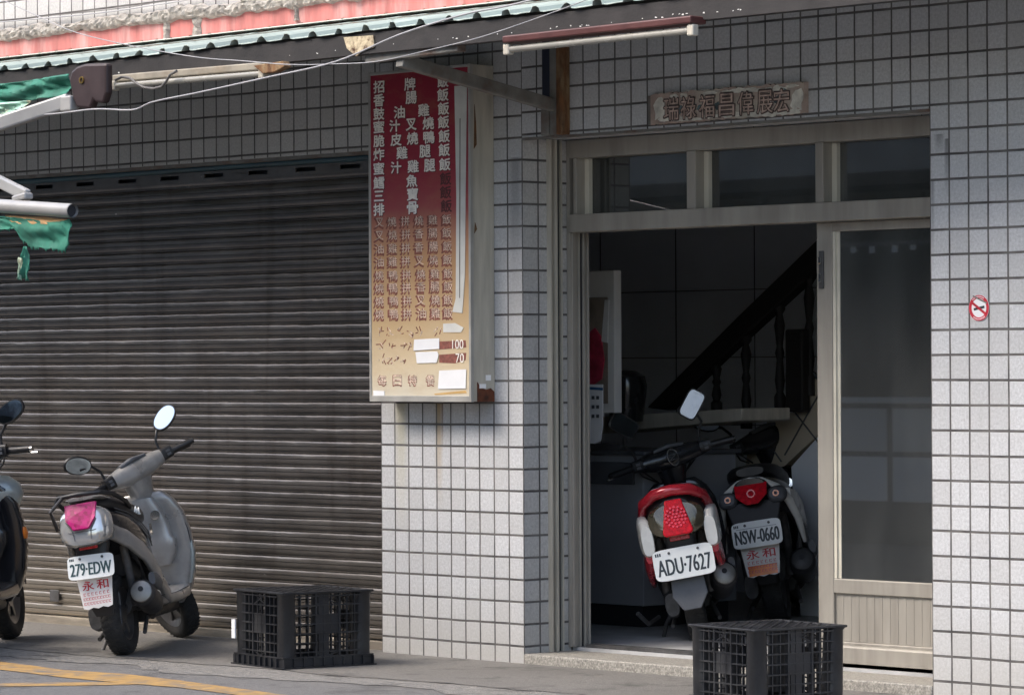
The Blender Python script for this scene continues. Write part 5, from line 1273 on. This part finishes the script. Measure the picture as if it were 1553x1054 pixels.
hd = math.atan2(0.826, -0.563)+R(4)
b0 = AZ(190, 992, G)
make_scooter('motor_scooter', 'silver grey scooter with pink tail lamp and plate 279-EDW leaning before the shutter', (b0.x, b0.y, G), hd, R(9.5), R(44), 0.88,
             dict(body=M_silver, tailbody=M_blackpaint, tail=tail_grey, mir_tilt=34, mir_tilt_left=-24, mir_z=0.18, front_ind=M_clearlens))
f0 = AZ(14, 968, G); h2 = R(126)
make_scooter('motor_scooter', 'black scooter with pale blue handlebar cowl cut off at the left edge of the view', (f0.x-1.2*0.95*math.cos(h2), f0.y-1.2*0.95*math.sin(h2), G), h2, R(5), R(4), 0.95,
             dict(body=M_blackpaint, cowl=M_blackpaint, fairing=M_bluepaint, tail=tail_black, mir_y=0.26, front_ind=M_amber, lever=M_chrome, grip_end=M_chrome))
r0 = AZ(1063, 971, -0.006)
make_scooter('motor_scooter', 'red and white scooter with plate ADU-7627 and red grab rail inside the doorway', (r0.x, r0.y, -0.006), math.atan2(FW.y, FW.x)-R(3.5), R(10.5), R(14), 0.88,
             dict(body=M_blackpaint, cowl=M_blackpaint, tailbody=M_black, side=M_black, tail=tail_red, muf_high=True, mir_angular=True, mir_y=0.20, mir_z=0.245, mir_roll=46, mir_tilt=4, lever=M_chrome, floor=M_black))
n0 = AZ(1184, 946, -0.006)
make_scooter('motor_scooter', 'black scooter with white tail trim and plate NSW-0660 deeper inside the doorway', (n0.x, n0.y, -0.006), math.atan2(FW.y, FW.x)-R(10), R(9), R(26), 0.95,
             dict(body=M_blackpaint, cowl=M_blackpaint, tailbody=M_blackpaint, side=M_black, tail=tail_black, mir_tilt=10, floor=M_black, muf_cap=M_muf))

# ================================================================== THE OTHER SIDE OF THE STREET (seen only as reflections)
def facing(label, x0, x1, wins):
    OB = thing('facing_house', label, 'building', ((x0+x1)/2, -9.5, G))
    MB().box((x0, -16, -0.3), (x1, -9.5, 8.0)).build('wall', M_concrete2, OB)  # height and length sized to block low skylight
    for x in wins:
        for z0, z1 in ((0.9, 2.2), (3.6, 5.0)):
            if z0 < 1 and -9 < x < -3: continue
            f_ = MB(); 
            f_.box((x-0.05, -9.4995, z0-0.05), (x+2.25, -9.42, z0)).box((x-0.05, -9.4995, z1), (x+2.25, -9.42, z1+0.05))
            for k in range(4): f_.box((x-0.05+k*0.7333, -9.4995, z0), (x+0.05+k*0.7333, -9.42, z1))
            f_ = f_.build('window', M_cream, OB); MB().box((x+0.05, -9.4995, z0+0.001), (x+2.15, -9.47, z1-0.001)).build('pane', M_darkgap, f_)
    MB().box((x0+0.01, -9.499, 2.6), (x1-0.01, -8.7, 2.70)).build('canopy', M_beam, OB)
    return OB
facing('plain grey concrete row house across the street left of the added sky gap', -60, -12.9, [-58+3.3*i for i in range(13)])  # gap between the two rows added so sky glints on the shutter
o2 = facing('plain grey concrete row house across the street right of the added sky gap', -12.0, 4.5, [-11.6, -8.3, -5.0, -1.6, 1.7])
MB().box((-8.6, -9.499, G), (-3.6, -9.46, 2.45)).build('opening_shade_slab', M_darkgap, o2)  # dark slab on the wall standing for a shaded open shopfront
FC = thing('food_counter', 'pale stall counter with three panels standing across the street', 'counter', (-5.7, -9.0, G))
MB().box((-7.4, -9.4, G), (-4.1, -8.8, 0.98)).build('counter_body', M_greyplastic, FC)
for k in range(6): MB().box((-7.35+k*0.54, -8.799, 0.25), (-6.87+k*0.54, -8.79, 0.58)).build('panel', M_paper, FC)
for k in range(6): MB().box((-7.35+k*0.54, -8.799, 0.62), (-6.87+k*0.54, -8.79, 0.94)).build('panel', M_whitebd, FC)
MB().box((-7.45, -9.42, 0.98), (-4.05, -8.76, 1.02)).build('counter_top', M_whitebd, FC)
MB().box((-7.3, -9.2, 1.021), (-6.5, -8.95, 1.30)).build('steamer', M_rim, FC)
HR = thing('hanging_rail', 'steel rail with small white tags hanging across the street', 'rail', (-5.7, -8.9, 1.9))
MB().box((-7.4, -8.92, 2.16), (-4.1, -8.89, 2.19)).build('rail_bar', M_rim, HR)
for k in range(16):
    x = -7.2 + k*0.19 + rnd.uniform(-.04, .04); h_ = rnd.uniform(0.02, 0.07)
    MB().box((x, -8.91, 2.155-h_), (x+0.05, -8.90, 2.158)).build('tag', M_paper, HR)
MB().box((-6.6, -8.92, 2.19), (-6.57, -8.89, 2.60)).build('hanger', M_rim, HR); MB().box((-4.6, -8.92, 2.19), (-4.57, -8.89, 2.60)).build('hanger', M_rim, HR)

for o in list(bpy.data.objects):
    if '_w' in o: del o['_w']
